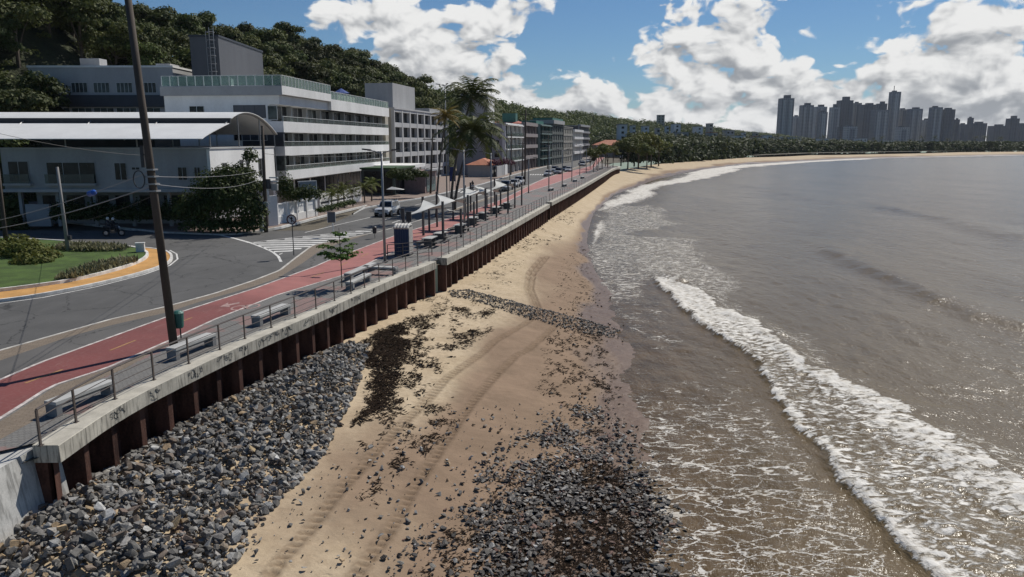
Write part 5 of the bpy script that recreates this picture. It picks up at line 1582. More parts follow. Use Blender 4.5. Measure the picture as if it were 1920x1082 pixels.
for k, (u, v) in enumerate(((622, 399), (634, 397), (646, 394), (662, 391), (684, 385), (697, 381))):
    place(gp, USED, G(u, v - 4, 0), k * 1.1, 1.0 + .12 * (k % 3))
def bush(name, label, cat, lobes, n, leaf, mat, shell=.5, group=None):
    o = soup(name, leaf_quads(lobes, n, leaf, shell, rng=np.random.default_rng(n)), 4, mat)
    return tag(o, label, cat, group)
def lob(u, v, Y, rx, ry, rz): p = P(u, v, Y); return (p.x, p.y, p.z, rx, ry, rz)
bush('hedge', 'big dark hedge tree with leafy top hiding the right corner of the canopy house', 'hedge', [lob(400, 360, 71, 2.2, 2, 2.2), lob(435, 350, 71, 2.2, 2, 2.2), lob(465, 362, 71, 1.7, 2, 2.4), lob(390, 395, 70.5, 2.6, 2, 2.1), lob(440, 395, 70, 2.8, 2, 2.4), lob(475, 400, 70, 1.4, 1.6, 2.2), lob(420, 330, 71.5, 1.3, 1.2, 1.0), lob(455, 325, 72, 1.2, 1.1, 1.0), lob(470, 300, 73, .8, .8, 1.4), lob(360, 400, 71, 1.8, 1.6, 1.9), lob(375, 425, 69.5, 2.0, 1.4, 1.2), lob(410, 428, 69.3, 2.0, 1.4, 1.3), lob(445, 428, 69.2, 1.9, 1.4, 1.4), lob(474, 424, 69.5, 1.2, 1.2, 1.6), lob(430, 375, 69.5, 2.4, 1.6, 2.0)], 15000, .26, m_leaf_h)
bush('hedge', 'long low dark hedge in front of the canopy house ground floor', 'hedge', [(-44 + k * 1.1, 72.8 + .15 * math.sin(k), 1.2, 1.0, .9, 1.5 + .3 * math.sin(k * 2.1)) for k in range(13)], 7500, .24, m_leaf_h)
bush('shrub', 'large yellow green shrub at the left edge of the roundabout lawn', 'shrub', [lob(10, 480, 55, 1.9, 1.5, 1.1), lob(50, 478, 54, 1.6, 1.4, 1.1), lob(84, 485, 53, 1.1, 1.2, .85), lob(-30, 475, 56, 2.0, 1.5, 1.4), lob(35, 462, 57, 1.5, 1.2, .9), lob(60, 492, 51, 1.4, 1.1, .7)], 6500, .24, m_leaf_y)
bush('shrub', 'dark leafy shrubs behind the white fence wall', 'shrub', [lob(556, 372, 80, 1.6, 1, 1.1), lob(580, 368, 80, 1.5, 1, 1.2), lob(535, 360, 79, 1.0, 1, 2.2), lob(566, 362, 82, .8, .8, .9)], 2600, .22, m_leaf_h)
bush('hedge', 'clipped low hedge along the hotel front pavement', 'hedge', [lob(600 + k * 8.5, 396 - k * 2.2, 80.5 + k * 1.3, .55, .5, .5) for k in range(8)], 2400, .16, m_leaf_h)
bush('shrub', 'bougainvillea shrub by the white garage past the coconut palms', 'shrub', [lob(928, 308, 172, 1.8, 1.4, 1.2), lob(945, 306, 174, 1.8, 1.4, 1.2), lob(957, 307, 176, 1.2, 1.4, 1)], 1500, .3, foliage('bougainvillea', (.08, .02, .03), (.12, .03, .05)))
bush('tree', 'leafy green tree beside the entrance canopy of the hotel', 'tree', [lob(742, 330, 112, 1.5, 1.3, 1.2), lob(760, 334, 112, 1.5, 1.2, 1.3), lob(775, 326, 113, 1.3, 1.2, 1.0), lob(790, 330, 114, 1.1, 1, .9)], 3000, .26, m_leaf_h)
for k, (u, v, Y, s) in enumerate(((5, 390, 86, 3.0), (-14, 290, 100, 4.6), (20, 200, 104, 4.6), (60, 175, 112, 4.8), (10, 420, 74, 1.9))):
    p = P(u, v, Y)
    L = crown_lobes(random.Random(500 + k), s, s * 1.1, 0, 9); L = [(a_ + p.x, b_ + p.y, c_ + p.z, d_, e_, f_) for a_, b_, c_, d_, e_, f_ in L]
    tr = thing('broadleaf_tree', ['small dark tree beside the left end of the canopy house', 'dark tree reaching into the left edge of the photo above the canopy roof', 'tree behind the left end of the white canopy roof', 'tree standing left of the pale annex building', 'low dark bush tree at the left edge behind the roundabout'][k], 'tree', (p.x, p.y, 0))
    q = soup('crown', leaf_quads(L, 2600, .5, rng=np.random.default_rng(k)) - np.array([p.x, p.y, 0]), 4, m_leaf, parent=tr)
    MB().tube([(0, 0, -.5), (.1, 0, p.z * .6), (0, 0, p.z)], [.3, .24, .1], 7).build('trunk', m_bark, tr)
# groundcover on the island : nobody could count it
rng = np.random.default_rng(44); Q = []
for poly, n in ((polyw([(100, 528), (160, 505), (230, 490), (262, 492), (205, 508), (140, 525)], .1), 2600), (polyw([(95, 470), (120, 460), (200, 462), (245, 466), (235, 472), (150, 474)], .1), 2000)):
    x, y, s, _ = scatter(poly, n, n, .10, .22, 1, dens=lambda x, y: sstep(-.1, .3, polysd(x, y, poly)))
    a = rng.uniform(0, 6.28, len(x)); h_ = s * (1.1 + rng.random(len(x)))
    c = np.stack([x, y, np.full(len(x), .14) + h_ * .3], -1); dx = np.stack([np.cos(a), np.sin(a), 0 * a], -1)
    up = np.stack([np.sin(a) * .5, -np.cos(a) * .5, 0 * a + 1], -1)
    Q.append(np.stack([c - dx * s[:, None] * .3, c + up * h_[:, None] * .3 - dx * s[:, None] * .6, c + up * h_[:, None], c + dx * s[:, None] * .4], 1))
o = soup('groundcover', np.concatenate(Q), 4, foliage('grey_green_leaves', (.10, .12, .055), (.24, .24, .13))); tag(o, 'grey green tufted plants bordering the roundabout lawn', 'plants', kind='stuff')
# sapling beside the bench
b_ = G(641, 539, 0)
t = thing('sapling', 'young tree with layered bright green leaves on the promenade', 'tree', b_)
tk = MB(); tk.tube([(0, 0, 0), (.02, 0, 1.2), (0, 0, 2.6), (-.02, 0, 3.5)], [.035, .03, .025, .01], 6); tiers = []
rng_ = random.Random(5)
for z, L, az_ in ((1.55, .75, (.3, 1.4, 2.6, 3.3, 4.4, 5.5)), (1.75, 1.1, (2.9, 3.4, .2, 5.0)), (2.15, 1.15, (2.8, 3.3, 1.0)), (1.95, .7, (.4, 5.6, 1.8)), (2.5, .5, (3.6, .8)), (2.9, .35, (2.5, 5.6))):
    for a_ in az_:
        e_ = (L * math.cos(a_), L * math.sin(a_), z + .25)
        tk.tube([(0, 0, z), (e_[0] * .5, e_[1] * .5, z + .2), e_], [.016, .012, .006], 4)
        for q in (.45, .7, .95): tiers.append((e_[0] * q, e_[1] * q, z + .1 + .15 * q, .26, .26, .12))
tk.build('trunk', m_bark, t)
soup('crown', leaf_quads(tiers, 1100, .17, .6, .9, rng=np.random.default_rng(3)), 4, foliage('sapling_leaves', (.05, .10, .018), (.10, .17, .035)), parent=t)

# ================================================================== POLES, LAMPS, CABLES
m_wood = M('weathered_pole', (.075, .06, .048), .9, .3, 1.5, .3, streak=True)
m_cpole = M('concrete_pole', (.26, .25, .24), .85, .2, 1.0, .2, streak=True)
m_cable = M('cable', (.05, .05, .052), .6, .1)
m_cable_l = M('pale_cable', (.30, .30, .30), .6, .1)
def pole(name, label, base, top, r0, r1, m, cat='utility pole'):
    t = thing(name, label, cat, base); b_ = Vector(base); d = Vector(top) - b_
    MB().tube([(0, 0, -.3), d * .5, d], [r0, (r0 + r1) / 2, r1], 12).build('shaft', m, t, smooth=True)
    return t
pb = G(327, 652, 0); ptp = P(229, -85, pb.y)
PO = pole('utility_pole', 'tall leaning wooden utility pole in the left foreground beside a bench', pb, ptp, .17, .125, m_wood)
def onpole(v):
    z = P(300, v, pb.y).z; k = z / ptp.z; return Vector((pb.x + (ptp.x - pb.x) * k, pb.y, z))
b = MB()
for v in (318, 331, 345, 358): p = onpole(v); b.box(p.x - .2, p.x + .2, p.y - .2, p.y + .2, p.z - .03, p.z + .03)
b.build('strap', m_metal, PO, world=True)
b = MB(); p = onpole(335); ring = [(p.x - .42 + .22 * math.cos(a_), p.y - .2, p.z - .02 + .34 * math.sin(a_)) for a_ in np.linspace(0, 6.283, 18)]
for k in range(3): b.tube([(q[0] + .02 * k, q[1] - .03 * k, q[2]) for q in ring], .02, 5)
b.build('cable_coil', m_cable, PO, world=True)
b = MB(); p = onpole(290); b.bar((p.x - .25, p.y, p.z + .35), (p.x - .25, p.y, p.z - .5), .12, .12); b.bar((p.x - .25, p.y - .02, p.z), (p.x + .1, p.y, p.z), .05, .05); b.build('bracket', m_dkmetal, PO, world=True)
t = pole('utility_pole', 'thin concrete pole standing on the roundabout lawn', G(128, 472, .1), P(107, 313, G(128, 472, .1).y), .14, .10, m_cpole)
q = G(128, 472, .1); MB().box(.12, .34, -.1, .1, .9, 1.25).build('junction_box', m_dkmetal, t)
b3 = G(13, 470, .1); pole('utility_pole', 'dark wooden pole behind the shrub at the left edge', b3, P(-6, 298, b3.y), .16, .12, m_wood)
b4 = G(499, 433, 0); P4 = pole('utility_pole', 'dark utility pole with signs and boxes beside the white fence wall', b4, P(492, 236, b4.y), .19, .12, m_wood)
w_ = MB()
for k, v in enumerate((333, 340, 346)): p = P(514, v, b4.y); w_.box(p.x - .45, p.x + .35, p.y - .1, p.y + .1, p.z - .06, p.z + .06)
w_.build('crossarm', m_alu, P4, world=True)
p = P(515, 351, b4.y); MB().box(p.x - .28, p.x + .28, p.y - .2, p.y + .2, p.z - .3, p.z + .3).build('transformer', m_metal, P4, world=True)
p = P(503, 344, b4.y - .3); MB().cyl((p.x, p.y, p.z - .5), .22, .9).build('transformer', m_dkmetal, P4, world=True)
m_blue = M('blue_sign', (.03, .06, .16), .5, .15); m_signw = M('white_sign', (.62, .62, .60), .5, .1)
for k, (u, v) in enumerate(((482, 374), (487, 381), (480, 387))):
    p = P(u, v, b4.y - .3); MB().box(p.x - .36, p.x + .36, p.y - .02, p.y + .02, p.z - .13, p.z + .13).build('street_sign', m_blue, P4, world=True)
p = P(498, 383, b4.y - .3); MB().cyl((p.x, p.y, p.z), .26, .03, 'Y', 18).build('round_sign', m_signw, P4, world=True)
b_ = G(491, 434, 0); t = thing('marker_post', 'white square post beside the dark utility pole', 'post', b_); MB().box(-.17, .17, -.17, .17, 0, 2.35).build('shaft', m_signw, t); MB().box(-.2, .2, -.2, .2, 2.35, 2.42).build('cap', m_alu, t)
for (bu, bv, tu, tv, lab) in ((807, 363, 811, 250, 'dark utility pole in front of the grid building'), (958, 328, 959, 246, 'utility pole in front of the grey sided apartment block'), (984, 345, 986, 205, 'tall dark utility pole rising above the parked white cars'), (1027, 316, 1028, 252, 'utility pole in front of the green netted block'), (979, 330, 980, 262, 'short utility pole left of the tall dark one')):
    b_ = G(bu, bv, 0); t = pole('utility_pole', lab, b_, P(tu, tv, b_.y), .17, .12, m_wood)
    zt_ = P(tu, tv, b_.y).z; MB().box(-1.0, 1.0, -.06, .06, zt_ - 1.0, zt_ - .85).build('crossarm', m_wood, t)
def lamp(label, bu, bv, tv, arms=2, group='street lamps along the promenade'):
    b_ = G(bu, bv, 0); h_ = P(bu, tv, b_.y).z
    t = thing('street_lamp', label, 'street lamp', b_, -.15, group)
    MB().tube([(0, 0, 0), (0, 0, h_ * .5), (0, 0, h_)], [.1, .085, .065], 10).build('pole', m_metal, t, smooth=True)
    MB().box(-.16, .16, -.16, .16, 0, .06).build('base_plate', m_dkmetal, t)
    for k in range(arms):
        a_ = math.pi * 2 * k / arms + (.0 if arms == 2 else .5)
        c, s_ = math.cos(a_), math.sin(a_)
        ar = MB().tube([(0, 0, h_ - .15), (c * .5, s_ * .5, h_ + .02), (c * 1.0, s_ * 1.0, h_ + .08)], .035, 6).build('arm', m_metal, t)
        hd = MB().bar((c * .75, s_ * .75, h_ + .10), (c * 1.35, s_ * 1.35, h_ + .16), .24, .08).build('lamp_head', m_dkmetal, t)
        MB().bar((c * .85, s_ * .85, h_ + .056), (c * 1.3, s_ * 1.3, h_ + .105), .17, .012).build('lens', m_alu, hd)
    return t
lamp('nearest street lamp, standing right of the white car beside the toilet railing', 722, 492, 284)
lamp('street lamp rising through the shade sails below the palms', 871, 432, 281)
lamp('street lamp just past the shade sails, third along the promenade', 921, 404, 287)
lamp('street lamp left of the three white cars', 956, 340, 262)
lamp('street lamp by the fork of the railing, right of the three white cars', 991, 362, 297)
lamp('tall street lamp in front of the cluster of oncoming cars', 1029, 357, 272)
lamp('street lamp in front of the pale netted block', 1054, 351, 281)
lamp('street lamp just right of the tall pair on the far promenade', 1072, 340, 290)
lamp('street lamp near the low banded block', 1087, 329, 272)
lamp('street lamp close to the small promenade trees', 1099, 324, 280)
lamp('farthest street lamp among the small promenade trees', 1118, 318, 272)
lamp('tall four armed lamp mast behind the shade sails', 838, 372, 160, 4, None)
def cable(label, a, c, sag, r_=.018, m=None, name='cable', n=24):
    a = Vector(a); c = Vector(c)
    pts_ = [a.lerp(c, k / n) - Vector((0, 0, sag * 4 * (k / n) * (1 - k / n))) for k in range(n + 1)]
    o = MB().tube(pts_, r_, 5).build(name, m or m_cable); tag(o, label, 'cable', 'overhead cables')
    return pts_
p321 = onpole(321)
cA = cable('pale overhead cable carrying the blue splice box, leaving the leaning pole leftwards', p321, P(-60, 424, 46), .25, .018, m_cable_l)
cable('thick pale overhead cable leaving the leaning pole towards the lower left', onpole(348), P(-60, 435, 48), .3, .022, m_cable_l)
cable('overhead cable across the front of the canopy roof at the left edge', P(-60, 236, 50), P(262, 291, 60), .3, .015)
cable('thin cable below the thick pale one, ending at the concrete pole', onpole(366), P(128, 418, q.y), .2, .012)
cable('upper of two cables running right from the leaning pole to the pole by the fence', onpole(331), P(492, 318, b4.y), .25, .011, m_cable_l)
cable('lower of two cables running right from the leaning pole to the pole by the fence', onpole(345), P(492, 333, b4.y), .5, .012, m_cable_l)
cable('cable running from the pole by the fence along the avenue past the hotel', P(493, 288, b4.y), P(810, 262, G(807, 363, 0).y), 1.2, .02)
p = cA[6]; d = (cA[8] - cA[5]).normalized()
b = MB(); b.tube([p - d * .75, p - d * .6, p - d * .1, p], [.03, .13, .13, .03], 10)
sb = b.build('splice_box', M('blue_plastic', (.02, .09, .38), .4, .15)); tag(sb, 'blue splice box hanging on the cable left of the leaning pole', 'splice box')

# ================================================================== STREET FURNITURE
m_bench = M('bench_concrete', (.40, .40, .385), .8, .15, 1.5, .15); m_bdark = M('bench_dark_concrete', (.20, .20, .2), .85, .2, 1.5, .15)
def make_bench(L=2.3):
    t = thing('bench', 'x', 'bench', group='concrete benches on the promenade')
    MB().box(-.24, .24, -L / 2, L / 2, .40, .50).build('seat', m_bench, t)
    for s in (-1, 1): MB().box(-.22, .22, s * (L / 2 - .11) - .1, s * (L / 2 - .11) + .1, 0, .40).build('leg', m_bdark, t)
    MB().box(-.04, .04, -L / 2 + .22, L / 2 - .22, .26, .398).build('stretcher', m_bdark, t)
    return t
BN = make_bench()
def bench(u0, v0, u1, v1, label, rz=None, s=1):
    a, c = G(u0, v0, 0), G(u1, v1, 0); m_ = (a + c) / 2; d = c - a
    o = place(BN, USED, (m_.x, m_.y, 0), -math.atan2(d.x, d.y) if rz is None else rz, (1, s * d.length / 2.3, 1) if rz is None else 1)
    o['label'] = label
bench(97, 782, 208, 738, 'nearest concrete bench, by the first posts of the near railing')
bench(322, 676, 398, 646, 'concrete bench beside the foot of the leaning utility pole')
bench(480, 612, 538, 588, 'concrete bench midway along the near railing, left of the sapling')
bench(655, 545, 690, 527, 'low concrete bench just right of the sapling, nearer of a pair')
bench(652, 528, 700, 506, 'low concrete bench behind the one right of the sapling')
bench(702, 516, 724, 512, 'short bench turned across the promenade under the nearest lamp', 1.35)
for k, (u, v, lab) in enumerate(((1033, 358, 'lone bench under the tall lamp on the far promenade'), (1058, 350, 'bench beside the netted block lamp'), (1078, 341, 'bench on the far promenade before the low banded block'), (1092, 335, 'bench near the start of the small promenade trees'), (1126, 318, 'farthest bench under the small promenade trees'))):
    o = place(BN, USED, G(u, v, 0), -.3); o['label'] = lab
m_picn = M('dark_table', (.09, .085, .08), .75, .2, 2)
def make_table():
    t = thing('picnic_table', 'x', 'picnic table', group='picnic tables under the shade sails')
    MB().box(-.4, .4, -.9, .9, .70, .76).build('tabletop', m_bench, t)
    for s in (-1, 1):
        MB().box(s * .72 - .16, s * .72 + .16, -.9, .9, .40, .46).build('seat', m_picn, t)
        MB().box(-.75, .75, s * .6 - .05, s * .6 + .05, .30, .40).build('beam', m_picn, t)
        MB().box(-.3, .3, s * .6 - .06, s * .6 + .06, 0, .70).build('leg', m_picn, t)
    return t
PT = make_table()
for u, v, lab in ((806, 462, 'picnic table under the nearest shade sail, closest to the toilet'), (826, 452, 'picnic table behind the first post pair of the nearest sail'), (862, 436, 'picnic table beside the lamp that rises through the sails'), (886, 421, 'picnic table below the middle shade sails'), (905, 411, 'picnic table right of the middle shade sails'), (930, 400, 'picnic table under the farther sails'), (950, 391, 'picnic table under the farthest shade sail')):
    o = place(PT, USED, G(u, v, 0), -.18); o['label'] = lab
m_sail = M('sail_cloth', (.56, .56, .53), .8, .08, .8); m_post = M('sail_post', (.075, .07, .066), .6, .2, 2)
def sail(label, u, v, rot, S=1.75, hi=3.15, lo=2.15):
    t = thing('shade_sail', label, 'shade sail', G(u, v, 0), rot, 'shade sails on the promenade')
    cs = [(-S, -S, lo), (S, -S, hi), (S, S, lo + .1), (-S, S, hi + .05)]
    n = 10; A_ = []
    for i in range(n + 1):
        for j in range(n + 1):
            a, c = i / n, j / n
            k = 1 - .32 * (math.sin(math.pi * a) * (1 - math.sin(math.pi * c)) * abs(2 * c - 1) + math.sin(math.pi * c) * (1 - math.sin(math.pi * a)) * abs(2 * a - 1))
            w4 = ((1 - a) * (1 - c), a * (1 - c), a * c, (1 - a) * c)
            p = Vector((0, 0, 0))
            for q_, w0 in zip(cs, w4): p += Vector(q_) * w0
            p.x *= k; p.y *= k; A_.append(p)
    b = MB(); F_ = [(i * (n + 1) + j, i * (n + 1) + j + 1, (i + 1) * (n + 1) + j + 1, (i + 1) * (n + 1) + j) for i in range(n) for j in range(n)]
    b.add(A_, F_); b.add([p - Vector((0, 0, .012)) for p in A_], [f_[::-1] for f_ in F_])
    b.build('canvas', m_sail, t, smooth=True)
    for (x, y, z) in cs:
        MB().box(x * 1.06 - .085, x * 1.06 + .085, y * 1.06 - .085, y * 1.06 + .085, 0, z + .3).build('post', m_post, t)
sail('nearest shade sail, its low corner reaching towards the toilet', 812, 448, -.35)
sail('second shade sail, overlapping the nearest one at its right', 848, 430, -.1)
sail('middle shade sail with a tall white peak, left of the lamp', 891, 410, -.3)
sail('fourth shade sail, darkly tilted right of the white peak', 917, 399, .25)
sail('farthest shade sail, in front of the white pickup cars', 946, 387, -.25)
# portable toilet
b_ = G(757, 478, 0)
t = thing('portable_toilet', 'blue portable toilet with domed white roof on the promenade', 'portable toilet', b_, -.12)
m_toil = M('blue_toilet_plastic', (.016, .036, .085), .45, .15); m_toilw = M('white_toilet_plastic', (.52, .50, .46), .5, .15)
b = MB(); b.box(-.55, .55, -.55, .55, .08, 2.05)
for k in range(6): b.box(-.5 + k * .18, -.42 + k * .18, -.575, -.551, .2, 2.0)
b.build('wall', m_toil, t)
b = MB()
for k in range(5): b.box(.552, .60, -.52 + k * .22, -.38 + k * .22, .12, 2.1)
b.build('side_panel', m_toilw, t)
b = MB(); N_ = 8
for k in range(5):
    x = -.48 + k * .24; b.tube([(x, -.6, 2.06), (x, -.4, 2.22), (x, 0, 2.28), (x, .4, 2.22), (x, .6, 2.06)], .115, 8)
b.build('roof', m_toilw, t); MB().box(-.6, .6, -.6, .6, 0, .08).build('base', m_dkmetal, t)
for lab, u, v, h_, r_ in (('dark square post sign at the toilet, taller of two', 757, 470, 3.3, .12), ('dark square box on post just behind the toilet', 768, 468, 3.0, .2)):
    t = thing('totem_post', lab, 'post', G(u, v, 0), 0); MB().box(-.05, .05, -.05, .05, 0, h_ - .8).build('shaft', m_dkmetal, t); MB().box(-r_, r_, -.1, .1, h_ - .8, h_).build('panel', m_dkmetal, t)
# traffic sign : no straight ahead
b_ = G(551, 479, 0); zc = P(549, 411.5, b_.y).z
t = thing('traffic_sign', 'round white prohibition sign with black arrow on a thin post by the hatched road', 'traffic sign', b_, 0)
MB().cyl((0, 0, 0), .035, zc + .3, n=8).build('post', m_dkmetal, t)
pl_ = MB().cyl((0, -.06, zc), .37, .02, 'Y', 28).build('disc', m_signw, t)
b = MB(); rg_ = [(r_ * math.cos(a_), -.085, zc + r_ * math.sin(a_)) for r_ in (.37, .285) for a_ in np.linspace(0, 2 * math.pi, 33)]
b.add(rg_, [(i, i + 1, 33 + i + 1, 33 + i) for i in range(32)]); b.bar((-.2, -.084, zc + .2), (.2, -.084, zc - .2), .006, .05); b.build('ring', M('dark_red_ring', (.10, .035, .03), .5, .1), pl_)
b = MB(); b.box(-.035, .035, -.092, -.086, zc - .2, zc + .05); b.sheet([(-.12, -.09, zc + .05), (.12, -.09, zc + .05), (0, -.09, zc + .22)]); b.build('arrow', m_ink, pl_)
b_ = G(623, 441, 0); t = thing('notice_board', 'rectangular dark sign seen from behind on a bent white post at the hatched road', 'traffic sign', b_, .1)
MB().tube([(0.1, 0, 0), (.1, 0, 1.0), (.03, 0, 1.15), (.03, 0, 2.0)], .04, 8).build('post', m_alu, t); MB().box(-.33, .33, -.05, -.01, 1.15, 2.1).build('panel', m_dkgrey, t); b = MB(); b.box(-.36, -.331, -.055, 0, 1.13, 2.12); b.box(.331, .36, -.055, 0, 1.13, 2.12); b.build('frame', m_alu, t)
def bin_(label, u, v, m):
    t = thing('litter_bin', label, 'litter bin', G(u, v, 0)); MB().tube([(0, 0, 0), (0, 0, .75)], .025, 6).build('post', m_dkmetal, t)
    MB().tube([(0, -.08, .45), (0, -.08, .5), (0, -.08, 1.0)], [.14, .17, .2], 12).build('body', m, t); MB().tube([(0, -.08, 1.0), (0, -.08, 1.08)], [.215, .1], 12).build('lid', m, t)
    return t
bin_('dark litter bin on a thin post beside the end of the road hatching', 703, 447, m_dkmetal)
t = bin_('teal litter bin fixed to the back of the leaning utility pole', 338, 640, M('teal_plastic', (.03, .12, .10), .5, .15)); t.location = (pb.x + .12, pb.y + .42, .25); t.scale = (1.1, 1.1, 1.15)
t = thing('electrical_cabinet', 'small white cabinet at the tip of the roundabout lawn', 'cabinet', G(264, 472, .14), .3); MB().box(-.3, .3, -.2, .2, 0, .62).build('body', m_signw, t); MB().box(-.33, .33, -.23, .23, .62, .7).build('lid', m_alu, t); MB().box(-.24, .24, -.215, -.202, .08, .55).build('door', m_alu, t)
# white fence wall of the hotel
fa, fb = G(519, 421, 0), G(595, 404.5, 0)
t = thing('fence_wall', 'white panelled fence wall in front of the hotel shrubs', 'wall', fa, math.atan2(fb.y - fa.y, fb.x - fa.x)); Lf = (fb - fa).length
b = MB(); b.box(0, Lf, 0, .22, 0, .75); b.box(0, Lf, .12, .22, .75, 1.95); b.box(0, Lf, 0, .24, 1.951, 2.08); b.build('wall', m_wall, t)
for k in range(5):
    x = (Lf - .4) * k / 4; MB().box(x, x + .4, -.06, .28, 0, 2.25 if k == 4 else 2.12).build('pillar', m_wall, t)
t = thing('gate_wall', 'narrow white wall end with sloping top beside the dark utility pole', 'wall', G(506, 424, 0), .9); MB().box(0, 1.0, 0, .25, 0, 3.0).build('wall', m_wall, t); MB().box(-.1, .15, -.02, .27, 0, 4.2).build('pillar', m_wall, t)
sa, sb_ = P(560, 340, 84), P(592, 342, 86)
t = thing('screen_wall', 'bluish grey framed screen panel above the fence shrubs', 'screen', (sa.x, 84, 0), math.atan2(2, sb_.x - sa.x)); Ls = (sb_ - sa).length
MB().box(0, Ls, 0, .1, 0, sa.z - .1).build('panel', M('bluish_panel', (.19, .22, .25), .5, .12, .6), t); b = MB(); b.box(-.08, Ls + .08, -.05, .14, sa.z - .1, sa.z); b.box(Ls, Ls + .1, -.05, .14, 0, sa.z - .1); b.build('frame', m_alu, t)
t = thing('garden_wall', 'low white garden wall with dark slots behind the small hotel palms', 'wall', G(598, 399, 0), math.atan2(22, 3.2)); t.location.x -= .6; t.location.y += 3
b = MB(); b.box(0, 15, 0, .25, 0, .7); b.box(0, 15, 0, .25, 1.0, 2.0)
for k in range(6): b.box(k * 3 - .0, k * 3 + .3, 0.02, .23, .7, 1.0)
b.build('wall', m_wall, t); MB().box(.3, 14.7, .10, .14, .7, 1.0).build('slot_panel', m_navy, t)
# kiosk, banner, small canopy
kp = G(748, 366, 0)
t = thing('kiosk', 'dark glazed pavilion with a green planted roof beside the hotel entrance', 'kiosk', (kp.x, kp.y, 0), math.atan2(18, 2.5))
MB().box(0, 11, .6, 6, 0, 4.0).build('wall', m_dkgreen, t); MB().box(-.2, 11.2, .3, 6.2, 4.0, 4.25).build('roof', M('green_roof', (.035, .075, .03), .9, .3, 1), t)
for k in range(5): MB().box(.3 + k * 2.15, 2.2 + k * 2.15, .55, .595, .3, 3.7).build('window', m_glass, t)
MB().box(-.05, .0, 1, 5.6, .3, 3.7).build('window', m_glass, t)
t = thing('shop_front', 'low pinkish shop front with pale canopy right of the green roofed kiosk', 'shop', (-13.6, 122, 0), math.atan2(18, 3)); MB().box(0, 7, .5, 4, 0, 3.6).build('wall', M('pink_brown_wall', (.24, .17, .16), .8, .15), t); MB().box(-.1, 7.1, -.6, .5, 3.6, 3.9).build('canopy', m_wallg, t); MB().box(.8, 6.2, .42, .49, .2, 2.6).build('window', M('teal_glass', (.07, .13, .13), .2, .2), t)
bp = G(849, 362, 0)
t = thing('banner', 'tall dark blue banner board beside the palm trunks', 'banner', (bp.x, bp.y, 0)); z0, z1 = P(849, 340, bp.y).z, P(849, 313, bp.y).z; MB().box(-.45, .45, -.04, .04, z0, z1).build('panel', M('banner_blue', (.02, .03, .12), .6, .15), t)
for s in (-1, 1): MB().box(s * .5 - .03, s * .5 + .03, -.03, .03, 0, z1 + .1).build('post', m_dkmetal, t)
bp = G(735, 367, 0); t = thing('market_umbrella', 'small white canvas awning in the hotel forecourt', 'awning', (bp.x, bp.y, 0)); b = MB(); b.add([(-.8, -.5, 1.0), (1.9, -.5, .95), (1.9, .5, .95), (-.8, .5, 1.0), (0, 0, 1.4)], [(0, 1, 4), (1, 2, 4), (2, 3, 4), (3, 0, 4)]); b.build('canopy', m_memb, t); MB().cyl((0, 0, 0), .03, 1.3).build('pole', m_dkmetal, t)
gp_ = G(932, 332, 0); t = thing('garage_wall', 'grey white garage wall with gate past the coconut palms', 'wall', (gp_.x, gp_.y, 0), math.atan2(16, 2.4)); MB().box(0, 11, 0, .3, 0, 2.5).build('wall', m_wallg, t); MB().box(12, 16, 0, .2, 0, 3.0).build('gate', m_wall, t)
for i, (u, v, L_, lab) in enumerate(((1000, 315, 14, 'white boundary wall with pillars below the dark green block'), (1036, 306, 16, 'low pale boundary wall below the netted blocks'))):
    g_ = G(u, v, 0); t = thing('boundary_wall', lab, 'wall', (g_.x - 1.2, g_.y, 0), math.atan2(20, 3.4)); MB().box(0, L_, 0, .25, 0, 2.2).build('wall', m_wallg, t)
    for k in range(4): MB().box(L_ * k / 3 - .25, L_ * k / 3 + .25, -.06, .31, 0, 2.8).build('pillar', m_wall, t)

# ================================================================== VEHICLES
m_tyre = M('tyre', (.02, .02, .02), .8, .2); m_rim = M('alloy', (.32, .32, .33), .35, .1, metal=.7); m_carglass = glass_mat('car_glass', (.01, .012, .014), .06, .7)
m_plastic = M('black_plastic', (.025, .025, .027), .6, .2); m_head = M('headlight', (.55, .55, .55), .15, .1, spec=.8); m_tail = M('tail_light', (.25, .015, .01), .3, .1)
def paint(name, c):
    m, nt, b = newmat(name); nt.set(b.inputs['Base Color'], nt.mix(nt.mapr(nt.noise(objco(nt), 1.2, 4, .6), .35, .7), c, tuple(x * .88 for x in c)))
    b.inputs['Roughness'].default_value = .3; b.inputs['Coat Weight'].default_value = .6; b.inputs['Coat Roughness'].default_value = .06
    return m
m_pw = paint('white_car_paint', (.62, .62, .61)); m_ps = paint('silver_car_paint', (.36, .37, .38)); m_pd = paint('dark_car_paint', (.04, .042, .048)); m_pr = paint('red_car_paint', (.22, .03, .025))
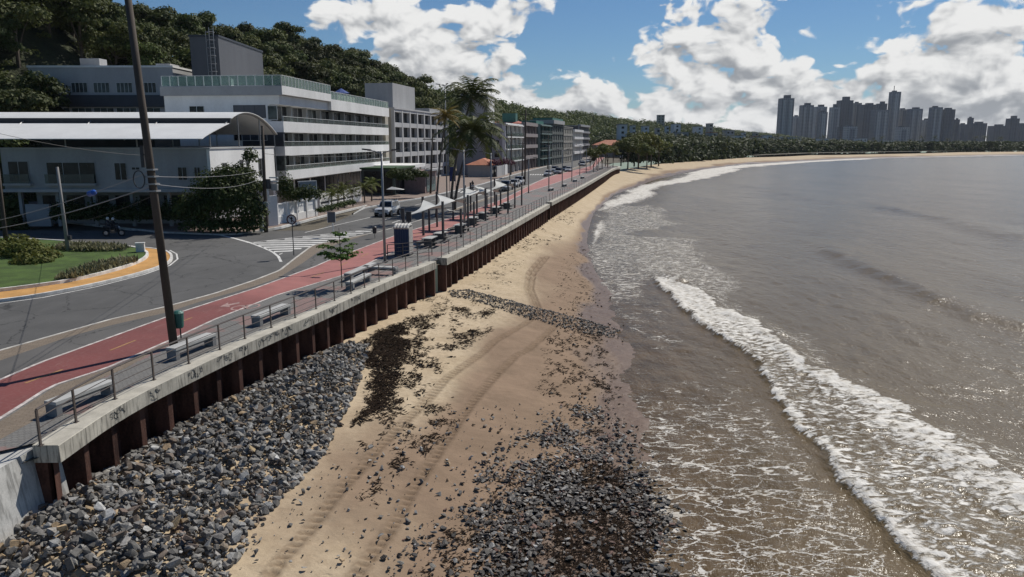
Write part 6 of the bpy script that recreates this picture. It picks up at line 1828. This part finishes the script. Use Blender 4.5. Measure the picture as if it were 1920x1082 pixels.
def car(label, pm, kind='hatch', group='cars on the avenue'):
    """front faces -Y"""
    if kind == 'suv': L, W, zb, zs, zr, cab = 4.25, .90, .32, 1.02, 1.70, ((-.75, -.30), (1.72, 1.98))
    elif kind == 'sedan': L, W, zb, zs, zr, cab = 4.5, .88, .24, .88, 1.45, ((-.75, -.05), (1.05, 1.75))
    elif kind == 'pickup': L, W, zb, zs, zr, cab = 5.1, .92, .36, 1.0, 1.75, ((-.8, -.25), (.85, 1.0))
    else: L, W, zb, zs, zr, cab = 4.0, .86, .24, .92, 1.5, ((-.85, -.15), (1.35, 1.82))
    t = thing('car', label, 'car', group=group); h = L / 2
    st = [(-h, W * .86, zb + .14, zs - .30), (-h + .12, W * .95, zb, zs - .16), (-h + .6, W, zb, zs - .05), (cab[0][0], W, zb, zs), (0, W, zb, zs + .02), (h * .75, W, zb, zs + .03), (h - .1, W * .96, zb, zs), (h, W * .88, zb + .1, zs - .12)]
    b = MB(); V_ = []
    for (y, w0, z0, z1) in st:
        zm = z0 + (z1 - z0) * .55
        V_ += [(-w0 * .9, y, z0), (-w0, y, zm), (-w0 * .93, y, z1 - .02), (-w0 * .6, y, z1 + .02), (w0 * .6, y, z1 + .02), (w0 * .93, y, z1 - .02), (w0, y, zm), (w0 * .9, y, z0)]
    n = 8; F_ = [tuple(range(n)), tuple((len(st) - 1) * n + k for k in range(n - 1, -1, -1))]
    for i in range(len(st) - 1):
        for k in range(n): F_.append((i * n + k, (i + 1) * n + k, (i + 1) * n + (k + 1) % n, i * n + (k + 1) % n))
    b.add(V_, F_)
    (f0, f1), (r1, r0) = cab; w0, w1 = W * .93, W * .76
    b.hexa([(-w0, f0, zs - .02), (w0, f0, zs - .02), (w0, r0, zs - .02), (-w0, r0, zs - .02), (-w1, f1, zr), (w1, f1, zr), (w1, r1, zr), (-w1, r1, zr)])
    body = b.build('body', pm, t)
    def sidep(y, z, s, e=.012):
        k = (z - zs) / (zr - zs); return (s * (w0 + (w1 - w0) * k + e), y, z)
    def ywin(z, front): k = (z - zs) / (zr - zs); return (f0 + (f1 - f0) * k) if front else (r0 + (r1 - r0) * k)
    za, zc_ = zs + .06, zr - .1
    q = lambda z, s, fr, e: (s * (w0 + (w1 - w0) * (z - zs) / (zr - zs) - .09), ywin(z, fr) + (-e if fr else e), z)
    MB().sheet([q(za, -1, True, .012), q(za, 1, True, .012), q(zc_, 1, True, .012), q(zc_, -1, True, .012)]).build('windscreen', m_carglass, t)
    MB().sheet([q(za, 1, False, .012), q(za, -1, False, .012), q(zc_, -1, False, .012), q(zc_, 1, False, .012)]).build('rear_window', m_carglass, t)
    for s in (-1, 1):
        ya, yb = ywin(za, True) + .16, ywin(za, False) - .16; yc, yd = ywin(zc_, True) + .1, ywin(zc_, False) - .1
        for k in range(2):
            a0, a1 = ya + (yb - ya) * (.0 if k == 0 else .5), ya + (yb - ya) * (.46 if k == 0 else 1)
            c0, c1_ = yc + (yd - yc) * (.0 if k == 0 else .5), yc + (yd - yc) * (.46 if k == 0 else 1)
            pts_ = [sidep(a0, za, s), sidep(a1, za, s), sidep(c1_, zc_, s), sidep(c0, zc_, s)]
            MB().sheet(pts_ if s > 0 else pts_[::-1]).build('side_window', m_carglass, t)
        MB().box(s * (W + .02) - .09, s * (W + .02) + .09, f0 + .1, f0 + .22, zs + .03, zs + .18).build('mirror', pm, t)
        MB().box(s * W * .62 - .17, s * W * .62 + .17, -h - .02, -h + .14, zs - .36, zs - .2).build('headlight', m_head, t)
        MB().box(s * W * .76 - .1, s * W * .76 + .1, h - .1, h + .015, zs - .3, zs - .08).build('tail_light', m_tail, t)
        for yw in (-h * .63, h * .63):
            r_ = .35 if kind in ('suv', 'pickup') else .31
            wo_ = MB().cyl((s * (W - .02) - (.11 if s > 0 else .11), yw, r_), r_, .22, 'X', 18).build('wheel', m_tyre, t)
            MB().cyl((s * (W - .02) + (.105 if s > 0 else -.13), yw, r_), r_ * .62, .025, 'X', 12).build('rim', m_rim, wo_)
            ac = MB(); ac.tube([(s * (W + .005), yw + (r_ + .07) * math.cos(a_), r_ + (r_ + .07) * math.sin(a_)) for a_ in np.linspace(0, math.pi, 10)], .035, 5); ac.build('wheel_arch', m_plastic, t)
    MB().box(-W * .8, W * .8, -h - .05, -h + .1, zb - .02, zb + .2).build('bumper', m_plastic, t); MB().box(-W * .8, W * .8, h - .1, h + .05, zb, zb + .2).build('bumper', m_plastic, t)
    MB().box(-W * .42, W * .42, -h - .015, -h + .12, zs - .37, zs - .22).build('grille', m_plastic, t)
    MB().box(-.22, .22, -h - .062, -h - .051, zb + .05, zb + .16).build('number_plate', m_alu, t)
    if kind == 'suv':
        for s in (-1, 1): MB().bar((s * W * .66, f1 + .15, zr + .06), (s * W * .66, r1 - .1, zr + .06), .04, .04).build('roof_rail', m_plastic, t)
    if kind == 'pickup': MB().box(-W * .82, W * .82, r0 + .08, h - .12, zs + .03, zs + .05).build('bed', m_plastic, t)
    return t
suv = car('white boxy car with black bumper driving towards the camera left of the nearest lamp', m_pw, 'suv')
suv.location = G(727, 404, ZR); suv.rotation_euler = (0, 0, -.20)
cl = [((948, 357.5), m_pw, 'pickup', 'white pickup nearest behind the farthest shade sail'), ((964, 351), m_pw, 'hatch', 'white hatchback directly behind the white pickup'), ((973, 347), m_pw, 'suv', 'white tall car right of the white hatchback, third of the group'),
      ((1028, 330.5), m_pw, 'hatch', 'white car at the front of the cluster of oncoming cars'), ((1047, 327), m_ps, 'suv', 'silver car right of the front white one in the oncoming cluster'), ((1040, 323), m_pw, 'suv', 'white tall car at the back of the oncoming cluster'), ((1066, 322.5), m_pw, 'hatch', 'white car alone right of the oncoming cluster, beside a dark car'), ((1059, 321), m_pd, 'sedan', 'dark car between the oncoming cluster and the lone white car'), ((1092, 312), m_pw, 'suv', 'white car far along the avenue at the narrow lamps'), ((1090, 308.5), m_ps, 'hatch', 'silver car just behind the far white car'), ((1104, 305), m_pw, 'sedan', 'white car farthest along the avenue'), ((1166, 297.5), m_ps, 'hatch', 'silver car parked under the trees past the seawall end')]
PR = {}
for (u, v), pm, kd, lab in cl:
    key = (pm.name, kd)
    if key not in PR: PR[key] = car(lab, pm, kd); o = PR[key]
    else: o = copy_tree(PR[key])
    o['label'] = lab; g_ = G(u, v, ZR); o.location = g_; o.rotation_euler = (0, 0, -.2)
# motorcycle with two riders
def make_moto(label, loc, rz):
    t = thing('motorcycle', label, 'motorcycle', loc, rz, 'motorcycles on the road')
    for y in (-.66, .66):
        wv_ = MB(); wv_.tube([(0, y + .27 * math.cos(a_), .3 + .27 * math.sin(a_)) for a_ in np.linspace(0, 6.283, 18)], .055, 6); wo_ = wv_.build('wheel', m_tyre, t); MB().cyl((-.03, y, .3), .17, .06, 'X', 12).build('rim', m_rim, wo_)
    b = MB(); b.tube([(0, -.45, .72), (0, -.1, .82), (0, .25, .76)], [.1, .17, .12], 8); b.box(-.16, .16, -.2, .22, .28, .6); b.build('body', m_pd, t)
    MB().tube([(0, .1, .8), (0, .5, .8), (0, .85, .88)], [.12, .14, .08], 8).build('seat', m_plastic, t)
    b = MB(); b.tube([(0, -.66, .3), (0, -.42, .98)], .035, 6); b.tube([(-.34, -.3, 1.02), (0, -.42, .98), (.34, -.3, 1.02)], .02, 6); b.build('handlebar', m_metal, t)
    MB().cyl((0, -.56, .82), .09, .08, 'Y').build('headlight', m_head, t); MB().tube([(.17, -.1, .3), (.19, .8, .36)], [.04, .05], 6).build('exhaust', m_metal, t)
    return t
def rider(label, loc, rz, cloth, hel, arms=True):
    """one continuous skinned seated figure, facing -Y"""
    J = {'pel': (0, 0, 0), 'ch': (0, -.06, .36), 'nk': (0, -.10, .50), 'hd': (0, -.14, .66)}
    E_ = [('pel', 'ch'), ('ch', 'nk'), ('nk', 'hd')]; Rr = {'pel': .15, 'ch': .16, 'nk': .06, 'hd': .095}
    for s, k in ((-1, 'l'), (1, 'r')):
        J.update({k + 'sh': (s * .19, -.06, .43), k + 'el': (s * .27, -.22, .2), k + 'ha': (s * .26, -.46, .24) if arms else (s * .18, -.36, .18), k + 'hip': (s * .10, -.05, -.02), k + 'kn': (s * .22, -.42, -.08), k + 'an': (s * .2, -.26, -.46), k + 'to': (s * .2, -.42, -.5)})
        E_ += [('ch', k + 'sh'), (k + 'sh', k + 'el'), (k + 'el', k + 'ha'), ('pel', k + 'hip'), (k + 'hip', k + 'kn'), (k + 'kn', k + 'an'), (k + 'an', k + 'to')]
        Rr.update({k + 'sh': .075, k + 'el': .05, k + 'ha': .04, k + 'hip': .1, k + 'kn': .07, k + 'an': .045, k + 'to': .04})
    ks = list(J); me = bpy.data.meshes.new('person'); me.from_pydata([J[k] for k in ks], [(ks.index(a_), ks.index(c)) for a_, c in E_], [])
    o = bpy.data.objects.new('person', me); col.objects.link(o); o.location = loc; o.rotation_euler = (0, 0, rz)
    mo = o.modifiers.new('skin', 'SKIN')
    for k, sv in zip(ks, me.skin_vertices[0].data): sv.radius = (Rr[k], Rr[k])
    me.skin_vertices[0].data[0].use_root = True
    sb_ = o.modifiers.new('sub', 'SUBSURF'); sb_.levels = sb_.render_levels = 1
    me.materials.append(cloth); tag(o, label, 'person', 'riders on motorcycles')
    b = MB(); rr_ = []; 
    for i in range(7):
        a_ = math.pi * i / 6; rr_.append((-.14, math.cos(a_)))
    b.tube([(0, -.14, .66 + .14 * -math.cos(math.pi * i / 8)) for i in range(9)], [max(.01, .135 * math.sin(math.pi * i / 8)) for i in range(9)], 10)
    b.build('helmet', hel, o, smooth=True)
    return o
m_cl = M('dark_clothes', (.02, .02, .024), .9, .2); m_cl2 = M('grey_clothes', (.06, .06, .065), .9, .2)
mp = G(214, 443, ZR); rz = 1.75
make_moto('black motorcycle carrying two people across the shaded side road', mp, rz)
def mloc(p, r_, y, z): return (p.x - math.sin(r_) * y, p.y + math.cos(r_) * y, p.z + z)
rider('person in dark clothes and white helmet steering the motorcycle on the side road', mloc(mp, rz, .1, .92), rz, m_cl, m_signw)
rider('person in dark clothes with white helmet riding behind the motorcycle driver', mloc(mp, rz, .55, .97), rz, m_cl2, m_signw, False)
mp2 = G(886, 357, ZR); make_moto('dark motorcycle on the avenue left of the coconut palm trunks zebra crossing', mp2, -.15)
rider('person in dark clothes riding a motorcycle alone on the avenue', mloc(mp2, -.15, .15, .92), -.15, m_cl, m_pd)
# ================================================================== HAZE over the bay
hz = newmat('sea_haze_air')[0]
for n in list(hz.node_tree.nodes):
    if n.type == 'BSDF_PRINCIPLED': hz.node_tree.nodes.remove(n)
pv = hz.node_tree.nodes.new('ShaderNodeVolumePrincipled')
pv.inputs['Color'].default_value = (.80, .86, .95, 1); pv.inputs['Density'].default_value = .00004; pv.inputs['Anisotropy'].default_value = .2
hz.node_tree.links.new(pv.outputs[0], hz.node_tree.nodes['Material Output'].inputs['Volume'])
ho = MB().box(-1000, 4600, -60, 4300, -9, 165).build('haze', hz); tag(ho, 'thin pale haze in the air over the bay', 'haze', kind='stuff')
